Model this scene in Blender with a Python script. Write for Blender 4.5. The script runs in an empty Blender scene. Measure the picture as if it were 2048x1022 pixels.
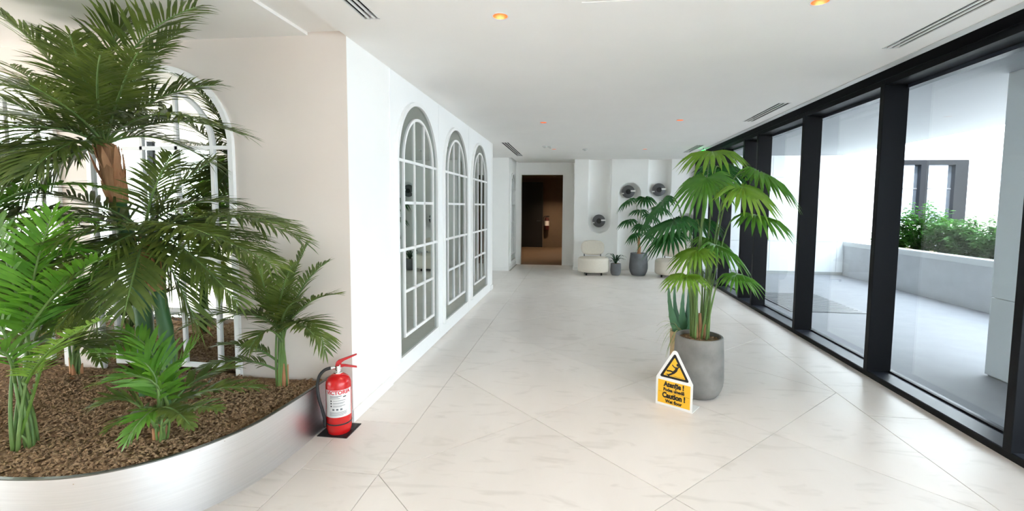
import bpy, bmesh, math, random
from mathutils import Vector, Matrix

# ------------------------------------------------------------------ camera, world, exposure
scene = bpy.context.scene
COL = scene.collection
cam_d = bpy.data.cameras.new('camera')
cam_d.sensor_fit = 'HORIZONTAL'
cam_d.sensor_width = 36.0
cam_d.lens = 36.0 * 930.17 / 2048.0
cam_d.shift_x = -20.41 / 2048.0
cam_d.shift_y = -30.95 / 2048.0
cam_d.clip_start = 0.05
cam_d.clip_end = 200
cam = bpy.data.objects.new('camera', cam_d)
COL.objects.link(cam)
right = Vector((0.9928179, 0.11936144, 0.00809098))
down = Vector((0.01670232, -0.07132216, -0.99731348))
fwd = Vector((-0.11846371, 0.99028581, -0.07280353))
rot = Matrix((right, -down, -fwd)).transposed()
cam.matrix_world = Matrix.Translation((0, 0, 1.55)) @ rot.to_4x4()
scene.camera = cam

world = bpy.data.worlds.new('overcast_sky')
scene.world = world
world.use_nodes = True
bgn = world.node_tree.nodes['Background']
bgn.inputs['Color'].default_value = (0.82, 0.925, 1.0, 1)
bgn.inputs['Strength'].default_value = 7.6

sun_d = bpy.data.lights.new('sun', 'SUN')
sun_d.energy = 15.0
sun_d.color = (1.0, 0.96, 0.93)
sun_d.angle = math.radians(4)
sun = bpy.data.objects.new('sun', sun_d)
COL.objects.link(sun)
sun.rotation_euler = Vector((0.62, 0.45, -0.80)).to_track_quat('-Z', 'Y').to_euler()

vs = scene.view_settings
vs.view_transform = 'Standard'
vs.look = 'None'
vs.exposure = 0.8
vs.gamma = 1.0
vs.use_curve_mapping = False
scene.cycles.use_denoising = True
scene.cycles.max_bounces = 14
scene.cycles.diffuse_bounces = 8
scene.cycles.glossy_bounces = 6
scene.cycles.transmission_bounces = 8
scene.cycles.transparent_max_bounces = 16
scene.cycles.caustics_reflective = False
scene.cycles.caustics_refractive = False
scene.cycles.sample_clamp_indirect = 12.0

DOWNLIGHT_W = 22.0

# ------------------------------------------------------------------ materials
def srgb(r, g, b):
    def f(c):
        c /= 255.0
        return c / 12.92 if c <= 0.04045 else ((c + 0.055) / 1.055) ** 2.4
    return (f(r), f(g), f(b), 1.0)

def mat(name, col, rough=0.5, metal=0.0, var=0.06, scale=6.0, bump=0.0, bscale=80.0, spec=0.5,
        emit=None, estr=0.0, trans=0.0, stretch=None, col2=None, detail=4.0):
    m = bpy.data.materials.new(name)
    m.use_nodes = True
    nt = m.node_tree
    p = nt.nodes['Principled BSDF']
    c = srgb(*col)
    p.inputs['Roughness'].default_value = rough
    p.inputs['Metallic'].default_value = metal
    p.inputs['Specular IOR Level'].default_value = spec
    tc = nt.nodes.new('ShaderNodeTexCoord')
    mp = nt.nodes.new('ShaderNodeMapping')
    if stretch:
        mp.inputs['Scale'].default_value = stretch
    nt.links.new(tc.outputs['Object'], mp.inputs['Vector'])
    nz = nt.nodes.new('ShaderNodeTexNoise')
    nz.inputs['Scale'].default_value = scale
    nz.inputs['Detail'].default_value = detail
    nt.links.new(mp.outputs['Vector'], nz.inputs['Vector'])
    rp = nt.nodes.new('ShaderNodeValToRGB')
    if col2:
        c2 = srgb(*col2)
        rp.color_ramp.elements[0].color = c
        rp.color_ramp.elements[1].color = c2
    else:
        rp.color_ramp.elements[0].color = tuple(max(0, x * (1 - var)) for x in c[:3]) + (1,)
        rp.color_ramp.elements[1].color = tuple(min(1, x * (1 + var)) for x in c[:3]) + (1,)
    rp.color_ramp.elements[0].position = 0.3
    rp.color_ramp.elements[1].position = 0.7
    nt.links.new(nz.outputs['Fac'], rp.inputs['Fac'])
    nt.links.new(rp.outputs['Color'], p.inputs['Base Color'])
    if bump:
        nb = nt.nodes.new('ShaderNodeTexNoise')
        nb.inputs['Scale'].default_value = bscale
        nb.inputs['Detail'].default_value = 3
        nt.links.new(mp.outputs['Vector'], nb.inputs['Vector'])
        bp = nt.nodes.new('ShaderNodeBump')
        bp.inputs['Strength'].default_value = bump
        bp.inputs['Distance'].default_value = 0.01
        nt.links.new(nb.outputs['Fac'], bp.inputs['Height'])
        nt.links.new(bp.outputs['Normal'], p.inputs['Normal'])
    if emit:
        p.inputs['Emission Color'].default_value = srgb(*emit)
        p.inputs['Emission Strength'].default_value = estr
    return m

def leaf_mat(name, col, col2, rough=0.42, tr=0.35, scale=9.0, spec=0.4):
    m = mat(name, col, rough, 0, col2=col2, scale=scale, spec=spec)
    nt = m.node_tree
    p = nt.nodes['Principled BSDF']
    out = nt.nodes['Material Output']
    t = nt.nodes.new('ShaderNodeBsdfTranslucent')
    rp = [n for n in nt.nodes if n.type == 'VALTORGB'][0]
    hs = nt.nodes.new('ShaderNodeHueSaturation')
    hs.inputs['Hue'].default_value = 0.485
    hs.inputs['Saturation'].default_value = 1.1
    hs.inputs['Value'].default_value = 1.7
    nt.links.new(rp.outputs['Color'], hs.inputs['Color'])
    nt.links.new(hs.outputs['Color'], t.inputs['Color'])
    mx = nt.nodes.new('ShaderNodeMixShader')
    mx.inputs['Fac'].default_value = tr
    nt.links.new(p.outputs[0], mx.inputs[1])
    nt.links.new(t.outputs[0], mx.inputs[2])
    nt.links.new(mx.outputs[0], out.inputs['Surface'])
    return m

def glass_mat(name, tint=(0.91, 0.945, 0.965), refl=1.0):
    m = bpy.data.materials.new(name)
    m.use_nodes = True
    nt = m.node_tree
    nt.nodes.remove(nt.nodes['Principled BSDF'])
    out = nt.nodes['Material Output']
    tr = nt.nodes.new('ShaderNodeBsdfTransparent')
    tr.inputs['Color'].default_value = tint + (1,)
    gl = nt.nodes.new('ShaderNodeBsdfGlossy')
    gl.inputs['Roughness'].default_value = 0.0
    gl.inputs['Color'].default_value = (refl, refl, refl, 1)
    lw = nt.nodes.new('ShaderNodeLayerWeight')
    pw = nt.nodes.new('ShaderNodeMath'); pw.operation = 'POWER'; pw.inputs[1].default_value = 5.0
    fr = nt.nodes.new('ShaderNodeMath'); fr.operation = 'MULTIPLY_ADD'
    fr.inputs[1].default_value = 0.92; fr.inputs[2].default_value = 0.04
    nt.links.new(lw.outputs['Facing'], pw.inputs[0])
    nt.links.new(pw.outputs[0], fr.inputs[0])
    nz = nt.nodes.new('ShaderNodeTexNoise')
    nz.inputs['Scale'].default_value = 1.5
    bp = nt.nodes.new('ShaderNodeBump')
    bp.inputs['Strength'].default_value = 0.01
    nt.links.new(nz.outputs['Fac'], bp.inputs['Height'])
    nt.links.new(bp.outputs['Normal'], gl.inputs['Normal'])
    mx = nt.nodes.new('ShaderNodeMixShader')
    nt.links.new(fr.outputs[0], mx.inputs['Fac'])
    nt.links.new(tr.outputs[0], mx.inputs[1])
    nt.links.new(gl.outputs[0], mx.inputs[2])
    nt.links.new(mx.outputs[0], out.inputs['Surface'])
    return m

MT = {}
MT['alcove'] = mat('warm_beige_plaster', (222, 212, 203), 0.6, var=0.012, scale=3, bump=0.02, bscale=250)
MT['wall'] = mat('white_plaster', (243, 242, 239), 0.6, var=0.012, scale=3, bump=0.02, bscale=250)
MT['ceiling'] = mat('ceiling_paint', (241, 239, 236), 0.75, var=0.012, scale=2)
MT['panel'] = mat('white_panel', (245, 245, 244), 0.45, var=0.01, scale=2)
MT['trim'] = mat('white_trim', (240, 239, 236), 0.4, var=0.01)
MT['mirror'] = mat('tinted_mirror', (178, 188, 182), 0.015, 1.0, var=0.01, scale=1)
MT['mirror_clear'] = mat('clear_mirror', (225, 228, 224), 0.015, 1.0, var=0.01, scale=1)
MT['bar'] = mat('white_glazing_bar', (243, 243, 241), 0.4, var=0.008)
MT['tile'] = mat('limestone_tile', (228, 220, 213), 0.34, col2=(237, 230, 224), scale=2.2, bump=0.012, bscale=18, spec=0.45,
                 stretch=(1.0, 0.35, 1), detail=8)
nt = MT['tile'].node_tree
pn = nt.nodes['Principled BSDF']
rpn = [n_ for n_ in nt.nodes if n_.type == 'VALTORGB'][0]
oi = nt.nodes.new('ShaderNodeObjectInfo')
hs = nt.nodes.new('ShaderNodeHueSaturation')
mr = nt.nodes.new('ShaderNodeMapRange')
mr.inputs['To Min'].default_value = 0.965; mr.inputs['To Max'].default_value = 1.02
nt.links.new(oi.outputs['Random'], mr.inputs['Value'])
n2 = nt.nodes.new('ShaderNodeTexNoise'); n2.inputs['Scale'].default_value = 5.0; n2.inputs['Detail'].default_value = 9; n2.inputs['Distortion'].default_value = 1.4
mp2 = nt.nodes.new('ShaderNodeMapping'); mp2.inputs['Scale'].default_value = (0.5, 1.6, 1); mp2.inputs['Rotation'].default_value = (0, 0, .5)
tc2 = nt.nodes.new('ShaderNodeTexCoord')
nt.links.new(tc2.outputs['Object'], mp2.inputs['Vector']); nt.links.new(mp2.outputs['Vector'], n2.inputs['Vector'])
r2 = nt.nodes.new('ShaderNodeValToRGB')
r2.color_ramp.elements[0].position = 0.30; r2.color_ramp.elements[0].color = (0.80, 0.79, 0.77, 1)
r2.color_ramp.elements[1].position = 0.44; r2.color_ramp.elements[1].color = (1, 1, 1, 1)
nt.links.new(n2.outputs['Fac'], r2.inputs['Fac'])
mxc = nt.nodes.new('ShaderNodeMixRGB'); mxc.blend_type = 'MULTIPLY'; mxc.inputs['Fac'].default_value = 0.55
nt.links.new(rpn.outputs['Color'], mxc.inputs['Color1']); nt.links.new(r2.outputs['Color'], mxc.inputs['Color2'])
nt.links.new(mxc.outputs['Color'], hs.inputs['Color']); nt.links.new(mr.outputs['Result'], hs.inputs['Value'])
nt.links.new(hs.outputs['Color'], pn.inputs['Base Color'])
MT['grout'] = mat('grout', (190, 184, 176), 0.8, var=0.04)
MT['dark'] = mat('black_aluminium', (9, 10, 15), 0.5, 0.0, var=0.05, scale=3, spec=0.2)
MT['darktop'] = mat('anthracite_sill', (40, 45, 56), 0.4, 0.1, var=0.04, scale=3)
MT['glass'] = glass_mat('clear_glass')
MT['added_window_glass'] = glass_mat('added_window_glass', (0.74, 0.78, 0.80))
MT['tinted_glass'] = glass_mat('tinted_glass', (0.95, 0.95, 0.93))
MT['facade_glass'] = mat('dark_window_glass', (150, 158, 170), 0.03, 0.85, var=0.05, scale=1)
MT['steel'] = mat('brushed_steel', (228, 229, 231), 0.33, 1.0, var=0.04, scale=3, stretch=(1, 1, 60))
MT['rim'] = mat('steel_rim', (120, 122, 118), 0.35, 1.0, var=0.04)
MT['bark_soil'] = mat('bark_mulch', (104, 78, 54), 0.95, col2=(146, 116, 86), scale=45, bump=0.9, bscale=60, detail=6)
MT['paving'] = mat('terrace_stone', (146, 146, 150), 0.7, var=0.05, scale=4, bump=0.04, bscale=120)
MT['soffit'] = mat('soffit_board', (164, 166, 169), 0.7, var=0.02, scale=2)
MT['clad'] = mat('white_cladding', (248, 249, 249), 0.45, var=0.01, scale=1.5)
MT['stone'] = mat('grey_planter_stone', (205, 205, 206), 0.75, var=0.04, scale=5)
MT['render_white'] = mat('white_render', (240, 241, 240), 0.8, var=0.015, scale=2)
MT['concrete'] = mat('pot_concrete', (114, 112, 109), 0.75, col2=(140, 137, 133), scale=7, bump=0.12, bscale=40, detail=7)
MT['concrete_dark'] = mat('pot_concrete_dark', (98, 101, 104), 0.7, col2=(118, 121, 124), scale=7, bump=0.1, bscale=40, detail=7)
MT['fabric'] = mat('boucle_fabric', (222, 214, 200), 0.95, var=0.05, scale=60, bump=0.35, bscale=180)
MT['black'] = mat('matt_black', (18, 18, 19), 0.5, var=0.08)
MT['dgrey'] = mat('gunmetal', (92, 92, 95), 0.4, 0.1, var=0.05)
MT['chrome'] = mat('polished_chrome', (235, 235, 235), 0.12, 1.0, var=0.02)
MT['copper'] = mat('copper_reflector', (226, 150, 105), 0.28, 1.0, var=0.05)
MT['lamp'] = mat('warm_lamp', (255, 214, 170), 0.5, emit=(255, 190, 130), estr=6.0)
MT['red'] = mat('red_enamel', (200, 22, 24), 0.25, var=0.05, spec=0.6)
MT['redplastic'] = mat('red_lever', (190, 26, 30), 0.4, var=0.05)
MT['rubber'] = mat('black_rubber', (22, 22, 24), 0.55, var=0.08)
MT['paper'] = mat('label_paper', (226, 224, 222), 0.5, var=0.02)
MT['ink'] = mat('grey_print', (110, 112, 116), 0.6, var=0.1)
MT['redink'] = mat('red_print', (205, 40, 48), 0.5, var=0.05)
MT['signwhite'] = mat('white_acrylic', (240, 240, 238), 0.3, var=0.01)
MT['signyellow'] = mat('yellow_print', (246, 190, 42), 0.45, var=0.02)
MT['signblack'] = mat('black_print', (28, 22, 18), 0.5, var=0.05)
MT['green_exit'] = mat('exit_green', (20, 200, 90), 0.5, emit=(20, 235, 95), estr=2.5)
MT['brownwall'] = mat('brown_wall', (112, 95, 78), 0.7, var=0.04)
MT['brownfloor'] = mat('brown_floor', (100, 82, 64), 0.4, var=0.08, scale=3)
MT['blackwall'] = mat('black_door', (22, 20, 19), 0.5, var=0.05)
MT['oak'] = mat('oak_veneer', (204, 182, 164), 0.5, var=0.06, scale=2, stretch=(4, 4, 0.4))
MT['lightgrey'] = mat('light_grey_trim', (196, 197, 194), 0.5, var=0.02)
MT['white_metal'] = mat('white_powder_coat', (225, 226, 224), 0.45, var=0.01)
MT['terracotta'] = mat('pale_timber_pot', (206, 176, 134), 0.6, var=0.1, scale=12, stretch=(1, 1, 8))
MT['slotdark'] = mat('slot_black_lining', (24, 25, 25), 0.8, var=0.05)  # near-black lining inside the diffuser slots

# ------------------------------------------------------------------ object helpers
def tag(o, label=None, cat=None, group=None, kind=None):
    if label: o['label'] = label
    if cat: o['category'] = cat
    if group: o['group'] = group
    if kind: o['kind'] = kind
    return o

def empty(name, loc=(0, 0, 0), rz=0.0):
    o = bpy.data.objects.new(name, None)
    COL.objects.link(o)
    o.location = loc
    o.rotation_euler = (0, 0, rz)
    o.empty_display_size = 0.1
    return o

def thing(name, label, cat, loc=(0, 0, 0), rz=0.0, group=None):
    return tag(empty(name, loc, rz), label, cat, group)

def obj(name, me, m, parent=None, smooth=False):
    if isinstance(me, bmesh.types.BMesh):
        bm = me
        me = bpy.data.meshes.new(name)
        bm.to_mesh(me)
        bm.free()
    if m is not None and not me.materials:
        me.materials.append(MT[m] if isinstance(m, str) else m)
    if smooth:
        for p in me.polygons:
            p.use_smooth = True
    o = bpy.data.objects.new(name, me)
    COL.objects.link(o)
    if parent is not None:
        o.parent = parent
    return o

def smooth_by_angle(o, ang=0.6):
    me = o.data
    bm = bmesh.new(); bm.from_mesh(me)
    for f in bm.faces: f.smooth = True
    for e in bm.edges:
        if len(e.link_faces) == 2:
            e.smooth = e.calc_face_angle(0) < ang
    bm.to_mesh(me); bm.free()
    return o

def BM(): return bmesh.new()

def box(bm, x0, x1, y0, y1, z0, z1, bev=0.0):
    r = bmesh.ops.create_cube(bm, size=1.0)
    vs_ = r['verts']
    for v in vs_:
        v.co = Vector((x0 + (v.co.x + .5) * (x1 - x0), y0 + (v.co.y + .5) * (y1 - y0), z0 + (v.co.z + .5) * (z1 - z0)))
    if bev:
        es = list({e for v in vs_ for e in v.link_edges})
        bmesh.ops.bevel(bm, geom=es, offset=bev, segments=2, affect='EDGES', profile=0.5)
    return bm

def prism(bm, pts, z0, z1, axis='z'):
    """extrude a 2D outline between two heights; axis = the extrusion axis"""
    def c(a, b, h):
        return (a, b, h) if axis == 'z' else ((h, a, b) if axis == 'x' else (a, h, b))
    lo = [bm.verts.new(c(a, b, z0)) for a, b in pts]
    hi = [bm.verts.new(c(a, b, z1)) for a, b in pts]
    n = len(pts)
    bm.faces.new(lo[::-1]); bm.faces.new(hi)
    for i in range(n):
        bm.faces.new((lo[i], lo[(i + 1) % n], hi[(i + 1) % n], hi[i]))
    bmesh.ops.recalc_face_normals(bm, faces=bm.faces)
    return bm

def lathe(bm, prof, n=32, cx=0, cy=0, close=True):
    rings = []
    for r, z in prof:
        if r < 1e-6:
            rings.append([bm.verts.new((cx, cy, z))])
        else:
            rings.append([bm.verts.new((cx + r * math.cos(2 * math.pi * i / n), cy + r * math.sin(2 * math.pi * i / n), z)) for i in range(n)])
    for a, b in zip(rings, rings[1:]):
        if len(a) == 1 and len(b) == 1: continue
        for i in range(n):
            j = (i + 1) % n
            if len(a) == 1: bm.faces.new((a[0], b[j], b[i]))
            elif len(b) == 1: bm.faces.new((a[i], a[j], b[0]))
            else: bm.faces.new((a[i], a[j], b[j], b[i]))
    bmesh.ops.recalc_face_normals(bm, faces=bm.faces)
    return bm

def tube(bm, pts, rad, n=8, cap=True):
    """swept tube through points, rad a number or one per point"""
    pts = [Vector(p) for p in pts]
    rads = rad if isinstance(rad, (list, tuple)) else [rad] * len(pts)
    rings = []
    up = None
    for i, p in enumerate(pts):
        t = (pts[min(i + 1, len(pts) - 1)] - pts[max(i - 1, 0)]).normalized()
        if up is None:
            a = Vector((0, 0, 1)) if abs(t.z) < 0.9 else Vector((1, 0, 0))
            up = t.cross(a).normalized()
        up = (up - t * up.dot(t)).normalized()
        w = t.cross(up)
        rings.append([bm.verts.new(p + (up * math.cos(2 * math.pi * k / n) + w * math.sin(2 * math.pi * k / n)) * rads[i]) for k in range(n)])
    for a, b in zip(rings, rings[1:]):
        for k in range(n):
            j = (k + 1) % n
            bm.faces.new((a[k], a[j], b[j], b[k]))
    if cap:
        bm.faces.new(rings[0][::-1]); bm.faces.new(rings[-1])
    return bm

def bez(p0, p1, p2, n):
    p0, p1, p2 = Vector(p0), Vector(p1), Vector(p2)
    return [(1 - t) ** 2 * p0 + 2 * t * (1 - t) * p1 + t * t * p2 for t in [i / n for i in range(n + 1)]]

def copy_tree(o, parent=None):
    c = o.copy()
    COL.objects.link(c)
    c.parent = parent
    for ch in list(o.children):
        copy_tree(ch, c)
    return c

def cut(o, cutters):
    """boolean difference with throw-away cutter meshes"""
    bm = BM()
    for f in cutters: f(bm)
    me = bpy.data.meshes.new('cutter'); bm.to_mesh(me); bm.free()
    c = bpy.data.objects.new('cutter', me); COL.objects.link(c)
    md = o.modifiers.new('cut', 'BOOLEAN'); md.object = c; md.operation = 'DIFFERENCE'; md.solver = 'EXACT'
    dg = bpy.context.evaluated_depsgraph_get()
    new = bpy.data.meshes.new_from_object(o.evaluated_get(dg))
    o.modifiers.clear()
    o.data = new
    bpy.data.objects.remove(c); bpy.data.meshes.remove(me)

def struct(o):
    o['kind'] = 'structure'
    return o

def text(body, size, m, parent, loc, rot, name='lettering', align='CENTER', bold=0.0, sx=1.0, bend=None):
    """flat lettering as a thin mesh"""
    cu = bpy.data.curves.new(name, 'FONT')
    cu.body = body; cu.size = size; cu.align_x = align; cu.align_y = 'CENTER'
    cu.offset = bold; cu.extrude = 0.0003; cu.resolution_u = 3
    t = bpy.data.objects.new(name, cu)
    COL.objects.link(t)
    dg = bpy.context.evaluated_depsgraph_get()
    me = bpy.data.meshes.new_from_object(t.evaluated_get(dg))
    bpy.data.objects.remove(t); bpy.data.curves.remove(cu)
    for v in me.vertices:
        v.co.x *= sx
        if bend:
            v.co = Vector(bend(v.co))
    me.materials.clear()
    o = obj(name, me, m, parent)
    if not bend:
        o.location = loc; o.rotation_euler = rot
    return o

# ------------------------------------------------------------------ dimensions (metres)
XL, XR = -1.575, 2.695          # left wall face, glazing front
YA, YE = 3.065, 8.50            # alcove wall, end of left wall
YF, YD = 11.40, 12.25           # relief wall, door wall
H = 2.685
XW, YB = -7.4, -5.5             # glazing on the far left, wall behind the camera

# ------------------------------------------------------------------ floor with stone tiles
G = 0.0022
bm = BM()
box(bm, XW - .1, XR + .2, YB - .1, YD + .02, -0.12, -0.004)
floor = struct(obj('floor', bm, 'grout'))
floor['label'] = 'pale limestone floor with diagonal slabs and straight border tiles'

def clip(poly, a, b, c):
    """keep the part of a convex polygon with a*x+b*y <= c"""
    out = []
    for i in range(len(poly)):
        p, q = poly[i], poly[(i + 1) % len(poly)]
        dp, dq = a * p[0] + b * p[1] - c, a * q[0] + b * q[1] - c
        if dp <= 0: out.append(p)
        if (dp < 0 < dq) or (dq < 0 < dp):
            t = dp / (dp - dq)
            out.append((p[0] + t * (q[0] - p[0]), p[1] + t * (q[1] - p[1])))
    return out

def area(p):
    return 0.5 * sum(p[i][0] * p[(i + 1) % len(p)][1] - p[(i + 1) % len(p)][0] * p[i][1] for i in range(len(p)))

def tile(poly):
    if len(poly) < 3 or abs(area(poly)) < 0.004: return
    bm = BM()
    prism(bm, poly, -0.006, 0.0)
    top = [e for e in bm.edges if all(abs(v.co.z) < 1e-6 for v in e.verts)]
    bmesh.ops.bevel(bm, geom=top, offset=0.0007, segments=1, affect='EDGES')
    o = obj('floor_tile', bm, 'tile', floor)
    return o

S = 1.655
BX0, BX1 = -1.12, 2.19
for i in range(-6, 16):
    for j in range(-14, 6):
        u0, v0 = 1.34 + i * S, -3.58 + j * S       # X+Y and X-Y
        poly = [(-60, -60), (60, -60), (60, 60), (-60, 60)]
        g = G * 1.41
        for a, b, c in ((1, 1, u0 + S - g), (-1, -1, -u0 - g), (1, -1, v0 + S - g), (-1, 1, -v0 - g),
                        (1, 0, BX1 - G), (-1, 0, -BX0 - G), (0, 1, YD), (0, -1, -YB)):
            poly = clip(poly, a, b, c)
            if not poly: break
        if poly: tile(poly)
ys = [YB, -4.4, -3.3, -2.2, -1.1, 0.1, 1.28, 2.459, 3.088, 4.12, 5.15, 6.18, 7.21, 8.24, 9.27, 10.3, 11.33, YD]
def strip(x0, x1, ys_):
    for a, b in zip(ys_, ys_[1:]):
        tile([(x0 + G, a + G), (x1 - G, a + G), (x1 - G, b - G), (x0 + G, b - G)])
strip(XL - .016, BX0, ys)
strip(BX1, XR + .01, [YB] + [-4.6 + 1.655 * k for k in range(10)] + [YD])
for k, x in enumerate([-7.4, -6.6, -5.6, -4.6, -3.6, -2.6]):
    strip(x, (x + (.8 if x < -7 else 1.0)) if x < -2.7 else XL - .016, [YB, -4.0, -2.8, -1.5, -0.3, 0.9, 2.1, 3.06])
strip(-4.6, XL - .016, [8.5, 9.7, 10.95])

# ------------------------------------------------------------------ ceiling
bm = BM()
box(bm, XL, 2.465, YB, YD, H, H + .12)
ceiling = obj('ceiling', bm, 'ceiling')
DL = [(-0.483, 2.84), (1.30, 2.82), (-0.49, 6.40), (1.297, 6.36), (-0.497, 9.35), (1.28, 9.44), (-0.48, -0.75), (1.30, -0.75)]
DL_ALL = [(x, y, H) for x, y in DL] + [(-2.0, 14.2, 2.6), (-0.85, 16.6, 2.6)]  # the last corridor downlight is added to brighten the end wall
SLOT = [(-1.322, -1.22, 0.6, 2.808), (2.12, 2.235, 1.2, 3.67), (2.13, 2.265, 5.42, 6.53), (-1.40, -1.26, 8.35, 10.6), (2.13, 2.265, 8.9, 10.08)]
cutters = []
for x, y in DL:
    cutters.append(lambda b, x=x, y=y: bmesh.ops.create_cone(b, cap_ends=True, segments=28, radius1=.045, radius2=.045, depth=.16,
                                                           matrix=Matrix.Translation((x, y, H + .01))))
for x0, x1, y0, y1 in SLOT:
    cutters.append(lambda b, a=(x0, x1, y0, y1): box(b, *a, H - .05, H + .06))
cut(ceiling, cutters)
struct(ceiling)
bm = BM()
box(bm, 2.392, 2.465, YB, YD, H - .006, H)
struct(obj('trim_1', bm, 'lightgrey'))
bm = BM()
box(bm, 2.465, XR + .3, YB, YD, H + .22, H + .3)
box(bm, 2.45, 2.465, YB, YD, H + .12, H + .22)
struct(obj('trim_2', bm, 'lightgrey'))
# recessed band and alcove ceiling on the left
bm = BM()
box(bm, -1.852, XL, YB, YA + .1, H + .035, H + .12)
struct(obj('ceiling_band', bm, 'ceiling'))
bm = BM()
box(bm, XW, -1.852, YB, YA + .1, H + .014, H + .12)
struct(obj('ceiling_alcove', bm, 'ceiling'))
bm = BM()
box(bm, -5.2, XL, YE, 10.95, H, H + .12)
struct(obj('ceiling_side', bm, 'ceiling'))
# access hatch: a hair-line frame in the plaster
bm = BM()
box(bm, 0.00, 0.609, 2.70, 3.70, H - .0025, H)
struct(obj('trim_3', bm, 'ceiling'))

# roof slab so that no sky light leaks in
bm = BM()
box(bm, XW - .4, 2.99, YB - .4, .1, H + .32, H + .6); box(bm, XW - .4, 6.15, .1, 18.2, H + .32, H + .6)
struct(obj('roof', bm, 'render_white'))

for i, (x, y, zc_) in enumerate(DL_ALL):
    lab = ['lit copper ceiling downlight nearest the left wall corner', 'lit copper ceiling downlight beside the near window slot diffuser',
           'small dark ceiling downlight in front of the arched mirrors', 'small dark ceiling downlight right of the corridor middle',
           'tiny far ceiling downlight before the dark doorway', 'tiny far ceiling downlight before the relief wall',
           'ceiling downlight behind the viewer on the left', 'ceiling downlight behind the viewer on the right',
           'ceiling downlight inside the dim brown corridor, near the doorway',
           'ceiling downlight added to brighten the end wall of the dim brown corridor'][i]
    t = thing('downlight', lab, 'downlight', (x, y, zc_), group='recessed ceiling downlights')
    bm = BM(); lathe(bm, [(.0452, 0.002), (.0452, -.003), (.052, -.003), (.053, 0.0)], 28)
    obj('trim_ring', bm, 'white_metal', t, True)
    bm = BM(); lathe(bm, [(.0445, -.002), (.043, .02), (.034, .062), (.026, .072)], 28)
    obj('reflector', bm, 'copper', t, True)
    bm = BM(); lathe(bm, [(0.0, .068), (.026, .068), (.028, .073), (0, .075)], 20)
    obj('lamp', bm, 'lamp', t, True)
    ld = bpy.data.lights.new('downlight_beam', 'SPOT')
    ld.energy = DOWNLIGHT_W * (6.0 if i >= 8 else (1.0 if y < 5 else 0.2)); ld.color = (1.0, 0.74, 0.52); ld.spot_size = 1.9; ld.spot_blend = 0.9; ld.shadow_soft_size = 0.025
    lo = bpy.data.objects.new('downlight_beam', ld); COL.objects.link(lo); lo.parent = t; lo.location = (0, 0, .05 if i < 8 else -.01)

slot_lab = ['black three-slot ceiling diffuser above the left wall corner', 'long three-slot ceiling diffuser nearest along the window side',
            'three-slot ceiling diffuser over the middle windows', 'far three-slot ceiling diffuser left of the doorway',
            'farthest slot diffuser by the window corner, above the fan palm']
for (x0, x1, y0, y1), lab in zip(SLOT, slot_lab):
    t = thing('slot_diffuser', lab, 'air vent', ((x0 + x1) / 2, y0, H), group='slot diffusers in the ceiling')
    w, L = x1 - x0, y1 - y0
    bm = BM(); box(bm, -w / 2, w / 2, 0, L, .05, .056); box(bm, -w / 2, -w / 2 + .002, 0, L, .006, .05); box(bm, w / 2 - .002, w / 2, 0, L, .006, .05)
    obj('backing', bm, 'slotdark', t)
    n = 3
    bw = .0075
    for k in range(n + 1):
        cx_ = -w / 2 + k * w / n
        bm = BM(); box(bm, max(-w / 2, cx_ - bw), min(w / 2, cx_ + bw), 0, L, -.002, .006); obj('blade', bm, 'white_metal', t)
    for yy in (0, L - .008):
        bm = BM(); box(bm, -w / 2, w / 2, yy, yy + .008, -.002, .05); obj('end_cap', bm, 'white_metal', t)
for (x, y), lab in zip([(-.643, 8.88), (-.553, 8.95), (.113, 9.38)], ['white ceiling sprinkler plate left of its neighbour before the doorway', 'white ceiling sprinkler plate right of its neighbour before the doorway', 'white ceiling smoke detector between the two far downlights']):
    t = thing('ceiling_sensor', lab, 'detector', (x, y, H), group='small ceiling sensors')
    bm = BM(); lathe(bm, [(.05, 0), (.05, -.012), (.042, -.02), (0, -.02)], 24); obj('base', bm, 'lightgrey', t, True)
    bm = BM(); lathe(bm, [(.025, -.019), (.025, -.032), (.018, -.038), (0, -.038)], 20); obj('sensor_head', bm, 'lightgrey', t, True)

# ------------------------------------------------------------------ walls
bm = BM(); box(bm, -1.78, XL, YA + .001, YE, 0, H + .3); wall_left = struct(obj('wall_left', bm, 'wall'))
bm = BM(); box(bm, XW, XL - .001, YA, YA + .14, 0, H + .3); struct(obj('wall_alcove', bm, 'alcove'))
for a, b in ((3.768, 5.114), (5.122, 6.556), (6.564, 8.27)):
    bm = BM(); box(bm, XL, XL + .012, a, b, .012, H - .012, .0015); obj('wall_panel', bm, 'panel', wall_left)
bm = BM()
for a, b in ((YA - .001, 3.764), (8.274, YE + .014)):
    box(bm, XL, XL + .014, a, b, 0, .09, .002)
box(bm, -1.78, XL + .014, YE, YE + .014, 0, .09, .002)
struct(obj('baseboard_left', bm, 'trim'))
bm = BM(); box(bm, -1.728, XL + .014, YA - .014, YA, 0, .09, .002); struct(obj('baseboard_alcove', bm, 'trim'))
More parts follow.
